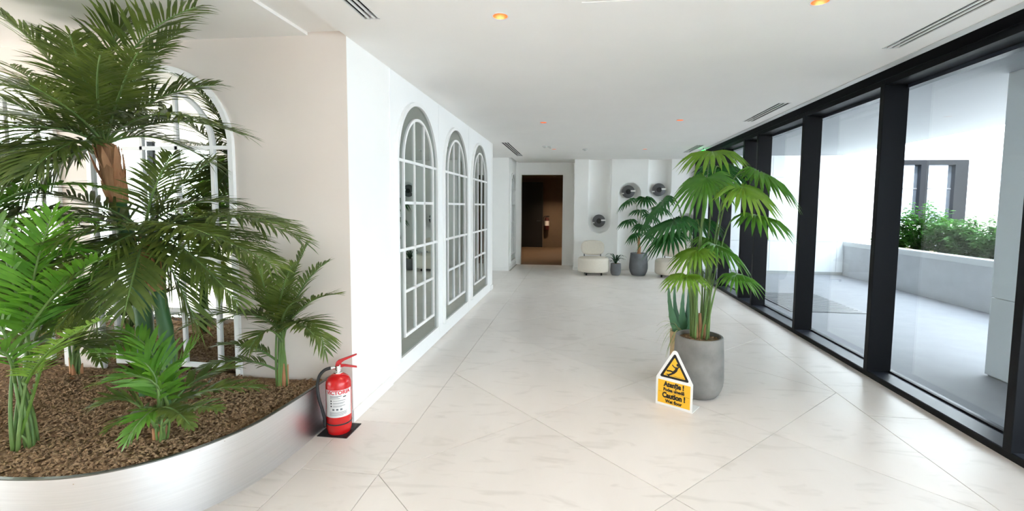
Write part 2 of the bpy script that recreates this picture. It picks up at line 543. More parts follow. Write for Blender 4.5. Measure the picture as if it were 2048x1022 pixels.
# recess with side passage, arch wall and door wall
bm = BM(); box(bm, -5.2, -1.64, 10.95, 11.09, 0, H + .3)
box(bm, -1.78, -1.64, 11.09, YD, 0, H + .3); struct(obj('wall_recess', bm, 'wall'))
bm = BM(); box(bm, -5.3, -5.2, YE, 9.4, 0, H + .3); box(bm, -5.3, -5.2, 10.3, 11.09, 0, H + .3)
box(bm, -5.3, -5.2, 9.4, 10.3, 0, .1); box(bm, -5.3, -5.2, 9.4, 10.3, 2.55, H + .3); box(bm, -5.2, -1.78, YE - .1, YE, 0, H + .3); struct(obj('wall_passage', bm, 'wall'))
bm = BM(); box(bm, -5.2, -1.64, 10.936, 10.95, 0, .09, .002); box(bm, -1.64, -1.626, 10.936, YD, 0, .09, .002)
struct(obj('baseboard_recess', bm, 'trim'))
DX0, DX1, DZ = -1.515, -0.396, 2.385
bm = BM()
box(bm, -1.78, DX0, YD, YD + .16, 0, H + .3); box(bm, DX1, 0.0, YD, YD + .16, 0, H + .3); box(bm, DX0, DX1, YD, YD + .16, DZ, H + .3)
struct(obj('wall_door', bm, 'wall'))
bm = BM()
box(bm, DX0 - .05, DX0 + .012, YD - .012, YD + .17, 0, DZ + .03); box(bm, DX1 - .012, DX1 + .05, YD - .012, YD + .17, 0, DZ + .03)
box(bm, DX0 + .012, DX1 - .012, YD - .012, YD + .17, DZ - .012, DZ + .03)
struct(obj('trim_4', bm, 'trim'))
bm = BM(); box(bm, DX1 + .05, -.1, YD - .014, YD, 0, .09, .002); struct(obj('baseboard_door', bm, 'trim'))
w3 = struct(empty('added_window', (-5.3, 9.85, 0)))  # unseen window added at the passage end to brighten the far corridor
for y in (-.45, -.03, .39):
    bm = BM(); box(bm, 0, .06, y, y + .06, .1, 2.55); obj('mullion', bm, 'dark', w3)
for y in (-.39, .03):
    bm = BM(); box(bm, .02, .03, y, y + .36, .1, 2.55); obj('pane', bm, 'added_window_glass', w3)
# dim service corridor behind the doorway
bm = BM(); box(bm, -2.6, -.2, YD + .02, 17.9, -.1, 0); struct(obj('floor_corridor', bm, 'brownfloor'))
bm = BM(); box(bm, -2.6, -.2, 17.7, 17.9, -.1, 2.9); struct(obj('wall_corridor_end', bm, 'brownwall'))
bm = BM(); box(bm, -.34, -.2, YD + .16, 17.7, 0, 2.8); struct(obj('wall_corridor_right', bm, 'brownwall'))
bm = BM(); box(bm, -2.6, -2.45, YD + .0, 17.7, 0, 2.8); box(bm, -2.5, -1.7, YD + .05, YD + .16, 0, 2.8); struct(obj('wall_corridor_left', bm, 'brownwall'))
bm = BM(); box(bm, -2.6, -.2, YD + .1, 17.9, 2.6, 2.9); struct(obj('ceiling_corridor', bm, 'brownwall'))
bm = BM(); box(bm, -2.45, -1.33, 17.55, 17.66, 0, 2.45)
d = struct(obj('door_1', bm, 'blackwall'))
bm = BM(); tube(bm, [(-1.42, 17.55, 1.0), (-1.42, 17.5, 1.0), (-1.55, 17.5, 1.0)], .01); obj('door_handle', bm, 'dgrey', d)

# relief wall with scooped vertical channels
CH = [(0.511, .268, 1.182, 'down'), (1.215, .257, 1.872, 'up'), (1.908, .264, 1.962, 'down'), (2.53, .22, 1.20, 'up')]
def depth(x, z):
    d = 0.0
    for cx_, r, zc, k in CH:
        if (k == 'down' and z < zc) or (k == 'up' and z > zc):
            s = r - math.hypot(x - cx_, z - zc)
        else:
            s = r - abs(x - cx_)
        if s > 0:
            q = min(1.0, s / r)
            d = max(d, 0.02 + .17 * math.sqrt(max(0, 1 - (1 - q) ** 2)))
    return d
bm = BM()
nx, nz_ = 280, 200
x0_, x1_ = -.10, XR + .25
grid = [[bm.verts.new((x0_ + (x1_ - x0_) * i / nx, YF + depth(x0_ + (x1_ - x0_) * i / nx, (H + .1) * k / nz_), (H + .1) * k / nz_)) for k in range(nz_ + 1)] for i in range(nx + 1)]
for i in range(nx):
    for k in range(nz_):
        bm.faces.new((grid[i][k], grid[i + 1][k], grid[i + 1][k + 1], grid[i][k + 1]))
for f in bm.faces: f.smooth = True
box(bm, x0_, x1_, YF + .21, YD + .16, 0, H + .3)
box(bm, x0_, x0_ + .01, YF + .001, YF + .22, 0, H + .1)
wr = struct(obj('wall_relief', bm, 'wall'))
bm = BM(); box(bm, x0_, .243, YF - .012, YF, 0, .08, .002); box(bm, x0_ - .012, x0_, YF - .012, YD, 0, .08, .002); box(bm, .779, .958, YF - .012, YF, 0, .08, .002)
box(bm, 1.472, 2.31, YF - .012, YF, 0, .08, .002)
struct(obj('baseboard_relief', bm, 'trim'))

# walls behind and to the left of the camera, with the big glazing of the lobby
bm = BM(); box(bm, XW - .1, XR + .3, YB - .15, YB, 0, H + .3); struct(obj('wall_back', bm, 'oak'))
GY0, GY1 = -2.7, 1.5
bm = BM(); box(bm, XW - .2, XW, GY0, GY1, 2.62, H + .35); box(bm, XW - .2, XW, GY0, GY1, -.1, .08)
box(bm, XW - .2, XW, YB, GY0, -.1, H + .35); box(bm, XW - .2, XW, GY1, YA + .14, -.1, H + .35)
struct(obj('wall_lobby', bm, 'wall'))
w2 = struct(empty('window_2', (XW, 0, 0)))
for k in range(4):
    y = GY0 + k * (GY1 - GY0) / 3
    bm = BM(); box(bm, -.12, 0, y - .03, y + .03, .08, 2.62); obj('mullion', bm, 'dark', w2)
for k in range(3):
    y = GY0 + k * (GY1 - GY0) / 3
    bm = BM(); box(bm, -.075, -.06, y + .03, y + (GY1 - GY0) / 3 - .03, .08, 2.62); obj('pane', bm, 'tinted_glass', w2)

# ------------------------------------------------------------------ glazing on the right
w1 = struct(empty('window_1', (0, 0, 0)))
w1['label'] = 'full-height dark framed window wall along the terrace'
bm = BM(); box(bm, XR, 2.95, YB, YF - .01, -.02, .05, .002)
obj('sill', bm, 'darktop', w1)
bm = BM(); box(bm, XR - .006, XR, YB, YF - .01, 0, .046); obj('sill_fascia', bm, 'dark', w1)
bm = BM(); box(bm, XR, 2.95, YB, YF - .01, 2.648, 2.698, .002); obj('head_rail', bm, 'dark', w1)
bm = BM(); box(bm, XR + .01, 2.95, YB, YF - .01, 2.698, 2.705); obj('head_groove', bm, 'black', w1)
bm = BM(); box(bm, XR - .004, 2.95, YB, YF - .01, 2.705, H + .32, .002); obj('header', bm, 'dark', w1)
bm = BM(); box(bm, 2.872, 2.95, YB, YF - .01, 2.618, 2.648); obj('head_rail', bm, 'darktop', w1)
MY = [YB + .05, -4.19, -2.73, -1.25, .21, 1.67, 3.13, 4.58, 6.05, 7.50, 8.09, 9.25, 10.05, 11.28]
for y in MY:
    bm = BM(); box(bm, XR - .012, 2.885, y - .012, y + .048, .046, 2.66, .003)
    obj('mullion', bm, 'dark', w1)
for a, b in zip(MY, MY[1:]):
    bm = BM(); box(bm, 2.876, 2.884, a + .046, b - .01, .048, 2.65); obj('pane', bm, 'glass', w1)
    bm = BM()
    box(bm, 2.868, 2.892, a + .046, b - .01, .048, .062); obj('bead', bm, 'dark', w1)
# ------------------------------------------------------------------ terrace outside
bm = BM(); box(bm, 2.95, 7.6, YB - 3, 11.7, -.2, -.015); struct(obj('floor_terrace', bm, 'paving'))
bm = BM(); box(bm, 2.95, 6.15, .1, 11.8, 2.79, H + .32); struct(obj('ceiling_terrace', bm, 'soffit'))  # ends early behind the camera; open-sky gap added to light the interior
we = bpy.data.objects.new('wall_terrace_end', None); COL.objects.link(we); struct(we)
bm = BM(); box(bm, 2.95, 6.4, 11.72, 11.9, -.1, 2.9); obj('backing', bm, 'lightgrey', we)
zs = [.05, .77, 2.28, 2.79]
xs = [2.95, 4.55, 6.05, 6.4]
for i in range(3):
    for k in range(3):
        bm = BM(); box(bm, xs[i] + .004, xs[i + 1] - .004, 11.695, 11.72, zs[k] + .004, zs[k + 1] - .004, .001); obj('wall_panel', bm, 'clad', we)
# white pillar wall on the terrace
wp = bpy.data.objects.new('wall_pillar', None); COL.objects.link(wp); struct(wp)
bm = BM(); box(bm, 3.88, 4.6, 2.2, 4.80, -.02, 2.79); obj('backing', bm, 'lightgrey', wp)
for a, b in ((.0, .73), (.738, 2.79)):
    bm = BM(); box(bm, 3.862, 3.88, 2.19, 4.80, a, b, .001); obj('wall_panel', bm, 'clad', wp)
    bm = BM(); box(bm, 3.862, 4.6, 4.80, 4.815, a, b, .001); obj('wall_panel', bm, 'clad', wp)
# floor grating by the glass
t = thing('floor_mat', 'dark grey floor mat on the terrace beyond the windows', 'mat', (3.85, 7.4, -.015))
bm = BM(); box(bm, -.62, .45, 0, 1.6, 0, .012, .003); obj('border', bm, 'dgrey', t)
for k in range(14):
    bm = BM(); box(bm, -.58, .41, .05 + k * .11, .13 + k * .11, .012, .016); obj('rib', bm, 'dgrey', t)
# long stone planter
t = thing('stone_planter', 'long grey stone planter wall along the terrace edge', 'planter', (6.2, 0, -.015))
bm = BM(); box(bm, 0, .12, -4, 11.69, 0, .70); obj('wall', bm, 'stone', t)
bm = BM(); box(bm, -.02, .2, -4, 11.69, .70, .80, .004); obj('coping', bm, 'white_metal', t)
bm = BM(); box(bm, .12, 1.25, -4, 11.69, 0, .72); obj('soil', bm, 'bark_soil', t)
bm = BM(); box(bm, 1.25, 1.37, -4, 11.69, 0, .8); obj('back_wall', bm, 'stone', t)
# white building opposite with a dark framed window
t = thing('facade', 'bright white building facade across the terrace', 'building', (0, 14.0, -4))
WX0, WX1, WZ0, WZ1 = 8.45, 10.42, 5.15, 6.89
bm = BM()
box(bm, 6.3, WX0, 0, .4, 0, 10.0); box(bm, WX1, 11.5, 0, .4, 0, 10.0); box(bm, WX0, WX1, 0, .4, 0, WZ0); box(bm, WX0, WX1, 0, .4, WZ1, 10.0)
box(bm, 11.0, 11.5, -22, 0, 0, 10.0)
obj('wall', bm, 'render_white', t)
bm = BM(); box(bm, 10.10, WX1, -.03, .25, WZ0, WZ1); obj('window_frame', bm, 'dark', t)
bm = BM(); box(bm, WX0, 10.10, -.03, .25, WZ1 - .13, WZ1); obj('window_frame', bm, 'dark', t)
bm = BM(); box(bm, 9.25, 9.44, -.03, .25, WZ0, WZ1 - .13); obj('window_frame', bm, 'dark', t)
bm = BM(); box(bm, WX0, WX0 + .08, -.03, .25, WZ0, WZ1 - .13); obj('window_frame', bm, 'dark', t)
for xa, xb in ((WX0 + .08, 9.25), (9.44, 10.10)):
    bm = BM(); box(bm, xa, xb, .1, .12, WZ0, WZ1 - .13); obj('pane', bm, 'facade_glass', t)
    bm = BM(); box(bm, xa, xb, .085, .1, WZ0 + .95, WZ0 + .985); obj('glazing_bar', bm, 'dgrey', t)
bm = BM(); box(bm, 5, 30, -30, 40, -4.6, -4.2); box(bm, -60, 5, -40, 60, -4.7, -4.4); struct(obj('ground', bm, 'paving'))

# ------------------------------------------------------------------ arched mirrors
def arch_pts(w, z0, zs_, n=24):
    """outline of an arch of half-width w (counter-clockwise)"""
    return [(-w, z0), (w, z0)] + [(w * math.cos(math.pi * k / n), zs_ + w * math.sin(math.pi * k / n)) for k in range(n + 1)]

def arch_ring(bm, wo, zo, wi, zi, zs_, y0, y1, n=28):
    """frame between two arches that share a springing height; front face at y0"""
    def loop(w, z): return [(w, z)] + [(w * math.cos(math.pi * k / n), zs_ + w * math.sin(math.pi * k / n)) for k in range(n + 1)] + [(-w, z)]
    A, B = loop(wo, zo), loop(wi, zi)
    rows = [[bm.verts.new((x, y, z)) for x, z in P] for P, y in ((A, y1), (A, y0), (B, y0), (B, y1))]
    m = len(A)
    for a, b in zip(rows, rows[1:] + rows[:1]):
        for k in range(m):
            j = (k + 1) % m
            bm.faces.new((a[k], a[j], b[j], b[k]))
    bmesh.ops.recalc_face_normals(bm, faces=bm.faces)

ZS = 1.945
def make_mirror(label, loc, rz, glass, W=.585, z0=.155):
    """local frame: mirror in the XZ plane, looking towards -Y"""
    t = thing('arched_mirror', label, 'mirror', loc, rz, 'arched lattice mirrors')
    bm = BM(); prism(bm, arch_pts(W - .01, z0 + .01, ZS), -.006, -.001, 'y'); obj('mirror_glass', bm, glass, t)
    bm = BM(); arch_ring(bm, W, z0, W - .036, z0 + .036, ZS, -.028, 0); obj('outer_frame', bm, 'bar', t)
    iw, iz = W - .152, z0 + .19
    bm = BM(); arch_ring(bm, iw, iz, iw - .026, iz + .03, ZS, -.022, -.006); obj('inner_frame', bm, 'bar', t)
    b = .0105
    def bar(x0, x1, za, zb):
        bm = BM(); box(bm, x0, x1, -.02, -.006, za, zb); obj('glazing_bar', bm, 'bar', t)
    for s in (-1, 1):
        x = s * (iw * 2 - .026) / 6
        bar(x - b, x + b, iz + .03, ZS + math.sqrt((iw - .02) ** 2 - x * x))
    for z, w in ((ZS, W - .036), (1.57, iw - .026), (1.15, W - .036), (.765, iw - .026)):
        bar(-w, w, z - .013, z + .013)
    return t
px_ = XL + .0125
make_mirror('tall arched lattice mirror on the white wall, nearest to the corner', (px_, 4.435, 0), math.pi / 2, 'mirror')
make_mirror('tall arched lattice mirror, the middle of three on the white wall', (px_, 5.845, 0), math.pi / 2, 'mirror')
make_mirror('tall arched lattice mirror, the farthest of three on the white wall', (px_, 7.265, 0), math.pi / 2, 'mirror')
make_mirror('narrow looking arched lattice mirror beside the dark doorway', (-1.639, 11.60, 0), math.pi / 2, 'mirror', .43)
make_mirror('arched lattice mirror behind the planted palms', (-3.005, YA - .001, 0), 0, 'mirror_clear')
make_mirror('arched lattice mirror at the left picture edge behind palm leaves', (-4.425, YA - .001, 0), 0, 'mirror_clear')

# ------------------------------------------------------------------ steel planter bed on the left
def catmull(P, n=8, closed=False):
    out = []
    m = len(P)
    for i in range(m if closed else m - 1):
        p0 = P[(i - 1) % m] if closed or i > 0 else P[0]
        p1, p2 = P[i % m], P[(i + 1) % m]
        p3 = P[(i + 2) % m] if closed or i + 2 < m else P[-1]
        for k in range(n):
            t_ = k / n
            out.append(tuple(.5 * ((2 * b) + (-a + c) * t_ + (2 * a - 5 * b + 4 * c - d_) * t_ ** 2 + (-a + 3 * b - 3 * c + d_) * t_ ** 3)
                             for a, b, c, d_ in zip(p0, p1, p2, p3)))
    if not closed: out.append(tuple(P[-1]))
    return out
PC = catmull([(-1.722, 3.05), (-1.726, 2.86), (-1.735, 2.55), (-1.765, 2.28), (-1.86, 2.04), (-2.0, 1.865), (-2.19, 1.74), (-2.42, 1.685), (-2.75, 1.67),
              (-3.4, 1.67), (-4.3, 1.68), (-4.75, 1.78), (-5.05, 2.05), (-5.18, 2.5), (-5.2, 3.05)], 6)
PH = 0.335
def offset(P, d):
    out = []
    for i, p in enumerate(P):
        a, b = P[max(i - 1, 0)], P[min(i + 1, len(P) - 1)]
        t_ = Vector((b[0] - a[0], b[1] - a[1])).normalized()
        n_ = Vector((-t_.y, t_.x))          # to the left of travel: outwards here
        out.append((p[0] + n_.x * d, p[1] + n_.y * d))
    return out
bed = thing('planter_bed', 'low rounded brushed steel planter bed filled with bark', 'planter', (0, 0, 0))
def band(bm, A, B, z0, z1):
    """closed strip between an outer and an inner line"""
    rows = [[bm.verts.new((x, y, z)) for x, y in P] for P, z in ((A, z0), (A, z1), (B, z1), (B, z0))]
    for a, b in zip(rows, rows[1:] + rows[:1]):
        for k in range(len(A) - 1):
            bm.faces.new((a[k], a[k + 1], b[k + 1], b[k]))
    bm.faces.new([r[0] for r in rows]); bm.faces.new([r[-1] for r in rows][::-1])
    bmesh.ops.recalc_face_normals(bm, faces=bm.faces)
inn = offset(PC, -.012) if offset(PC, .012)[0][0] > PC[0][0] else offset(PC, .012)
bm = BM(); band(bm, PC, inn, .0, PH - .006); smooth_by_angle(obj('steel_side', bm, 'steel', bed))
inn2 = offset(PC, -.016) if inn != offset(PC, .012) else offset(PC, .016)
out2 = offset(PC, .003) if inn != offset(PC, .012) else offset(PC, -.003)
bm = BM(); band(bm, out2, inn2, PH - .006, PH); smooth_by_angle(obj('rim', bm, 'rim', bed))
# bark bed: an uneven surface with loose chips on it
rnd = random.Random(4)
bm = BM()
poly = [p for p in inn]
def inside(x, y):
    c = False
    pts = poly
    for i in range(len(pts)):
        x1, y1 = pts[i]; x2, y2 = pts[i - 1]
        if (y1 > y) != (y2 > y) and x < (x2 - x1) * (y - y1) / (y2 - y1) + x1: c = not c
    return c
def soil_z(x, y):
    return .305 + .012 * math.sin(x * 5.1 + y * 3) + .010 * math.sin(y * 9 - x * 4)
cx0, cy0 = -3.4, 2.6
ringn = 14
prev = None
for r_ in range(ringn + 1):
    f_ = r_ / ringn
    row = []
    for x, y in poly:
        xx, yy = cx0 + (x - cx0) * f_, cy0 + (y - cy0) * f_
        row.append(bm.verts.new((xx, yy, soil_z(xx, yy) - (.02 if r_ == ringn else 0))))
    if prev:
        for k in range(len(poly)):
            j = (k + 1) % len(poly)
            bm.faces.new((prev[k], row[k], row[j], prev[j]))
    prev = row
bmesh.ops.remove_doubles(bm, verts=bm.verts, dist=1e-5)
bmesh.ops.recalc_face_normals(bm, faces=bm.faces)
obj('bark_bed', bm, 'bark_soil', bed, True)
vs_, fs_ = [], []
cnt = 0
while cnt < 11000:
    x, y = rnd.uniform(-5.15, -1.74), rnd.uniform(1.69, 3.03)
    if x < -3.6 and rnd.random() < .6: continue
    if not inside(x, y): continue
    cnt += 1
    z = soil_z(x, y) + rnd.uniform(0, .01)
    L, W, T = rnd.uniform(.007, .02), rnd.uniform(.004, .009), rnd.uniform(.002, .006)
    R_ = Matrix.Rotation(rnd.uniform(0, 6.28), 3, 'Z') @ Matrix.Rotation(rnd.uniform(-.6, .6), 3, 'Y')
    b0 = len(vs_)
    for a in ((-L, -W, 0), (L, -W * .6, 0), (L * .8, W, 0), (-L * .9, W * .7, 0), (0, 0, T * 2)):
        v = R_ @ Vector(a); vs_.append((x + v.x, y + v.y, z + v.z))
    fs_ += [(b0, b0 + 1, b0 + 4), (b0 + 1, b0 + 2, b0 + 4), (b0 + 2, b0 + 3, b0 + 4), (b0 + 3, b0, b0 + 4)]
me = bpy.data.meshes.new('bark_chips'); me.from_pydata(vs_, [], fs_)
MT['chips'] = mat('bark_chips', (108, 82, 58), 0.9, col2=(176, 146, 112), scale=70, detail=2)
o = obj('bark_chips', me, 'chips', bed); o['kind'] = 'stuff'

# ------------------------------------------------------------------ fire extinguisher on its mat
EX, EY = -1.600, 2.915
t = thing('floor_mat', 'black square mat under the red fire extinguisher', 'mat', (EX, EY, 0))
bm = BM(); box(bm, -.112, .10, -.09, .12, 0, .006, .002); obj('pad', bm, 'black', t)
bm = BM(); box(bm, -.10, .088, -.078, .108, .006, .0075); obj('inlay', bm, 'rubber', t)
ext = thing('fire_extinguisher', 'red fire extinguisher with white label standing by the corner', 'extinguisher', (EX, EY, .0075), math.radians(27))
R0 = .082
bm = BM(); lathe(bm, [(0, .012), (.06, .012), (.066, 0), (.072, 0), (.078, .02), (R0, .035), (R0, .33), (.079, .352), (.066, .376), (.045, .392), (.03, .398), (.028, .41), (0, .41)], 40)
body = smooth_by_angle(obj('cylinder', bm, 'red', ext), .7)
bm = BM(); lathe(bm, [(R0 + .0002, .068), (R0 + .0018, .07), (R0 + .0018, .076), (R0 + .0002, .078)], 40); obj('weld_seam', bm, 'rubber', ext, True)
# wrap-around label
def wrap(r):
    return lambda c: (r * math.sin(c.x / R0), -r * math.cos(c.x / R0), c.y)
bm = BM()
n = 22
lo = []; hi = []
for k in range(n + 1):
    a = -1.18 + 2.36 * k / n
    lo.append(bm.verts.new((math.sin(a) * (R0 + .0006), -math.cos(a) * (R0 + .0006), .125)))
    hi.append(bm.verts.new((math.sin(a) * (R0 + .0006), -math.cos(a) * (R0 + .0006), .31)))
for k in range(n): bm.faces.new((lo[k], lo[k + 1], hi[k + 1], hi[k]))
lab = obj('label', bm, 'paper', ext, True)
RW = R0 + .0012
def ltext(body_, size, m, x, z, sx=1.0, bold=0.0, align='CENTER'):
    return text(body_, size, m, lab, None, None, align=align, sx=sx, bold=bold, bend=lambda c: wrap(RW + c.z)(Vector((c.x + x, c.y + z, 0))))
ltext('VICTORIA', .034, 'redink', 0, .293, 1.05, .0012)
def line(x0, x1, z, h, m='ink'):
    bm = BM(); k = 8
    a_ = [(x0 + (x1 - x0) * i / k) / R0 for i in range(k + 1)]
    l_ = [bm.verts.new((math.sin(a) * RW, -math.cos(a) * RW, z - h / 2)) for a in a_]
    h_ = [bm.verts.new((math.sin(a) * RW, -math.cos(a) * RW, z + h / 2)) for a in a_]
    for i in range(k): bm.faces.new((l_[i], l_[i + 1], h_[i + 1], h_[i]))
    return obj('print_line', bm, m, lab)
for z, a, b, h in ((.271, -.055, .02, .004), (.263, -.055, .0, .003), (.255, -.055, .01, .003), (.24, -.035, .045, .003), (.225, -.035, .04, .003), (.218, -.035, .03, .002),
                   (.205, -.035, .042, .003), (.198, -.035, .02, .002), (.163, -.06, .055, .002), (.157, -.06, .05, .002), (.151, -.06, .055, .002), (.145, -.06, .05, .002), (.139, -.06, .03, .002)):
    line(a, b, z, h)
for z in (.239, .222, .203): line(-.052, -.043, z, .009, 'signblack')
for x in (-.04, -.015, .01): line(x, x + .014, .18, .012, 'ink')
line(.03, .05, .264, .007, 'signblack')
bm = BM(); lathe(bm, [(.03, .405), (.03, .412), (.017, .414), (.017, .428), (.021, .43), (.021, .455), (.012, .457), (0, .457)], 20); smooth_by_angle(obj('valve', bm, 'chrome', ext))
bm = BM(); tube(bm, [(.0, 0, .44), (-.045, 0, .442)], .011, 10); obj('hose_nut', bm, 'chrome', ext)
def lever(zs):
    bm = BM(); prism(bm, zs, -.011, .011, 'y')
    es = [e for e in bm.edges]; bmesh.ops.bevel(bm, geom=es, offset=.0015, segments=1, affect='EDGES')
    return bm
obj('lever', lever([(-.018, .455), (-.012, .478), (.005, .492), (.12, .524), (.122, .518), (.04, .486), (.022, .474), (.02, .452)]), 'redplastic', ext)
obj('carry_handle', lever([(-.0, .448), (.02, .46), (.045, .458), (.12, .436), (.121, .428), (.04, .445), (.0, .44)]), 'redplastic', ext)
bm = BM(); tube(bm, [(.012, -.013, .462), (.012, -.026, .462)], .004, 8); obj('safety_pin', bm, 'chrome', ext)
P_ = catmull([(-.045, 0, .442), (-.085, -.004, .432), (-.118, -.01, .395), (-.13, -.018, .33), (-.122, -.026, .25), (-.105, -.03, .18), (-.092, -.03, .12), (-.088, -.03, .085)], 5)
bm = BM(); tube(bm, P_, .0105, 10); obj('hose', bm, 'rubber', ext, True)
bm = BM(); tube(bm, [(-.09, -.03, .1), (-.087, -.03, .05)], [.013, .009], 10); obj('nozzle', bm, 'rubber', ext)

# second, far extinguisher hung in the dim corridor
t = thing('fire_extinguisher', 'dark fire extinguisher hanging on the brown corridor wall', 'extinguisher', (-1.17, 17.6, .66))
bm = BM(); lathe(bm, [(0, 0), (.07, 0), (.085, .02), (.085, .4), (.06, .46), (.02, .48), (0, .48)], 24); smooth_by_angle(obj('cylinder', bm, mat('dark_red_enamel', (70, 16, 14), .4), t))
bm = BM(); lathe(bm, [(.0862, .16), (.0862, .34)], 24); obj('label', bm, 'paper', t, True)
bm = BM(); tube(bm, catmull([(0, 0, .5), (-.1, -.02, .5), (-.14, -.03, .36), (-.11, -.03, .1)], 5), .013, 8); obj('hose', bm, 'rubber', t, True)
bm = BM(); box(bm, -.02, .09, -.015, .015, .49, .53, .004); obj('lever', bm, 'black', t)

# exit signs
t = thing('exit_sign', 'green lit exit sign just inside the dark doorway', 'sign', (-1.66, 13.05, 2.6))
for yy in (-.1, .1):
    bm = BM(); tube(bm, [(0, yy, .0), (0, yy, -.66)], .006, 8); obj('hanger', bm, 'dgrey', t)
bm = BM(); box(bm, -.03, .03, -.16, .16, -.84, -.655, .004); obj('housing', bm, 'dgrey', t)
bm = BM(); box(bm, .03, .034, -.15, .15, -.83, -.665); obj('panel', bm, 'green_exit', t)
bm = BM(); box(bm, -.028, .1, -.166, -.161, -.83, -.665); obj('panel', bm, 'green_exit', t)
t = thing('exit_sign', 'small green exit sign under the ceiling behind the tall fan palm', 'sign', (2.36, 9.35, H))
bm = BM(); tube(bm, [(0, 0, 0), (0, 0, -.03)], .008, 8); obj('stem', bm, 'dgrey', t)
bm = BM(); box(bm, -.012, .012, -.12, .12, -.14, -.03, .003); obj('housing', bm, 'white_metal', t)
for sx in (-1, 1):
    bm = BM(); box(bm, sx * .013 - .001, sx * .013 + .001, -.11, .11, -.13, -.04); obj('panel', bm, 'green_exit', t)

# ------------------------------------------------------------------ relief discs on the far wall
for (cx_, zc), lb in zip([(.504, 1.205), (1.19, 1.915), (1.905, 1.965), (2.53, 1.20)],
                         ['dark round wall lamp low in the first wall channel from the doorway', 'dark round wall lamp high on the second wall channel, above the potted palm',
                          'dark round wall lamp high on the third wall channel, behind palm leaves', 'dark round wall lamp low on the fourth wall channel by the windows']):
    t = thing('wall_lamp', lb, 'wall lamp', (cx_, YF + .10, zc), group='round wall lamps in the channels')
    def rot_y(bm_):
        bmesh.ops.rotate(bm_, verts=bm_.verts, cent=(0, 0, 0), matrix=Matrix.Rotation(math.pi / 2, 3, 'X'))
        return bm_
    bm = rot_y(lathe(BM(), [(.152, .0), (.155, .02), (.15, .03), (.06, .05), (.06, -.06), (.12, -.06), (.152, 0)], 40)); smooth_by_angle(obj('disc', bm, 'dgrey', t))
    bm = rot_y(lathe(BM(), [(0, .085), (.05, .085), (.062, .075), (.062, -.06)], 32)); smooth_by_angle(obj('hub', bm, 'black', t))
    bm = BM(); box(bm, .05, .162, -.085, -.03, .0, .036, .004); obj('highlight_bar', bm, 'trim', t)  # white bars modelled for the bright horizontal highlights on the disc
    bm = BM(); box(bm, -.162, -.105, -.075, -.02, -.058, -.03, .004); obj('highlight_bar', bm, 'trim', t)

# ------------------------------------------------------------------ lounge chairs
def make_chair(label, loc, rz):
    t = thing('lounge_chair', label, 'chair', loc, rz, 'cream lounge chairs by the far wall')
    bm = BM(); lathe(bm, [(0, .07), (.315, .07), (.338, .078), (.352, .1), (.355, .13), (.355, .335), (.35, .365), (.335, .385), (.31, .395), (.2, .40), (0, .402)], 48)
    seat = smooth_by_angle(obj('seat', bm, 'fabric', t), .9)
    # pill-shaped, slightly wrapped backrest
    bm = BM()
    n, m_ = 40, 10
    w, h = .27, .172
    rows = []
    for k in range(m_ + 1):
        ph = -math.pi / 2 + math.pi * k / m_
        s = math.cos(ph) ** .45; dy = math.sin(ph) * .085
        row = []
        for i in range(n):
            a = 2 * math.pi * i / n
            ca, sa = math.cos(a), math.sin(a)
            x = w * math.copysign(abs(ca) ** .68, ca) * (.78 + .22 * s); z = h * math.copysign(abs(sa) ** .68, sa) * (.72 + .28 * s)
            row.append(bm.verts.new((x, .2 + dy - .25 * x * x, .60 + z)))
        rows.append(row)
    for a_, b_ in zip(rows, rows[1:]):
        for i in range(n):
            j = (i + 1) % n
            bm.faces.new((a_[i], a_[j], b_[j], b_[i]))
    bm.faces.new(rows[0]); bm.faces.new(rows[-1][::-1])
    bmesh.ops.recalc_face_normals(bm, faces=bm.faces)
    smooth_by_angle(obj('backrest', bm, 'fabric', t), 1.2)
    for s in (-1, 1):
        bm = BM(); tube(bm, [(s * .19, .21, .38), (s * .19, .21, .46)], .012, 8); obj('back_support', bm, 'dgrey', t)
    for sx in (-1, 1):
        for sy in (-1, 1):
            bm = BM(); box(bm, sx * .17 - .017, sx * .17 + .017, sy * .17 - .017, sy * .17 + .017, 0, .07); obj('leg', bm, 'black', t)
    bm = BM(); box(bm, -.187, .187, -.187, -.153, .045, .07); box(bm, -.187, .187, .153, .187, .045, .07); obj('base_frame', bm, 'black', t)
    return t
make_chair('cream drum lounge chair beside the doorway, left of the small potted plant', (.362, 10.72, 0), math.radians(4))
make_chair('cream drum lounge chair partly hidden behind the big fan palm', (2.08, 10.62, 0), math.radians(-22))

# ------------------------------------------------------------------ pots
def make_pot(name, label, cat, loc, prof, m, soilz, soilr, group=None):
    t = thing(name, label, cat, loc, 0, group)
    bm = BM(); lathe(bm, prof, 48); smooth_by_angle(obj('pot', bm, m, t), .8)
    bm = BM(); lathe(bm, [(soilr, soilz - .02), (soilr, soilz), (soilr * .5, soilz + .012), (0, soilz + .016)], 32)
    s = obj('soil', bm, 'bark_soil', t, True)
    rr = random.Random(3)
    for k in range(26):
        a, q = rr.uniform(0, 6.28), soilr * math.sqrt(rr.random()) * .95
        bm = BM(); bmesh.ops.create_icosphere(bm, subdivisions=1, radius=rr.uniform(.008, .016) * soilr / .17)
        for v in bm.verts: v.co = Vector((v.co.x * 1.5, v.co.y, v.co.z * .7)) * rr.uniform(.9, 1.1)
        o = obj('pebble', bm, 'chips', s); o.location = (q * math.cos(a), q * math.sin(a), soilz + .012); o.rotation_euler = (0, 0, a * 3)
    return t
BIG = (1.012, 3.93, 0)
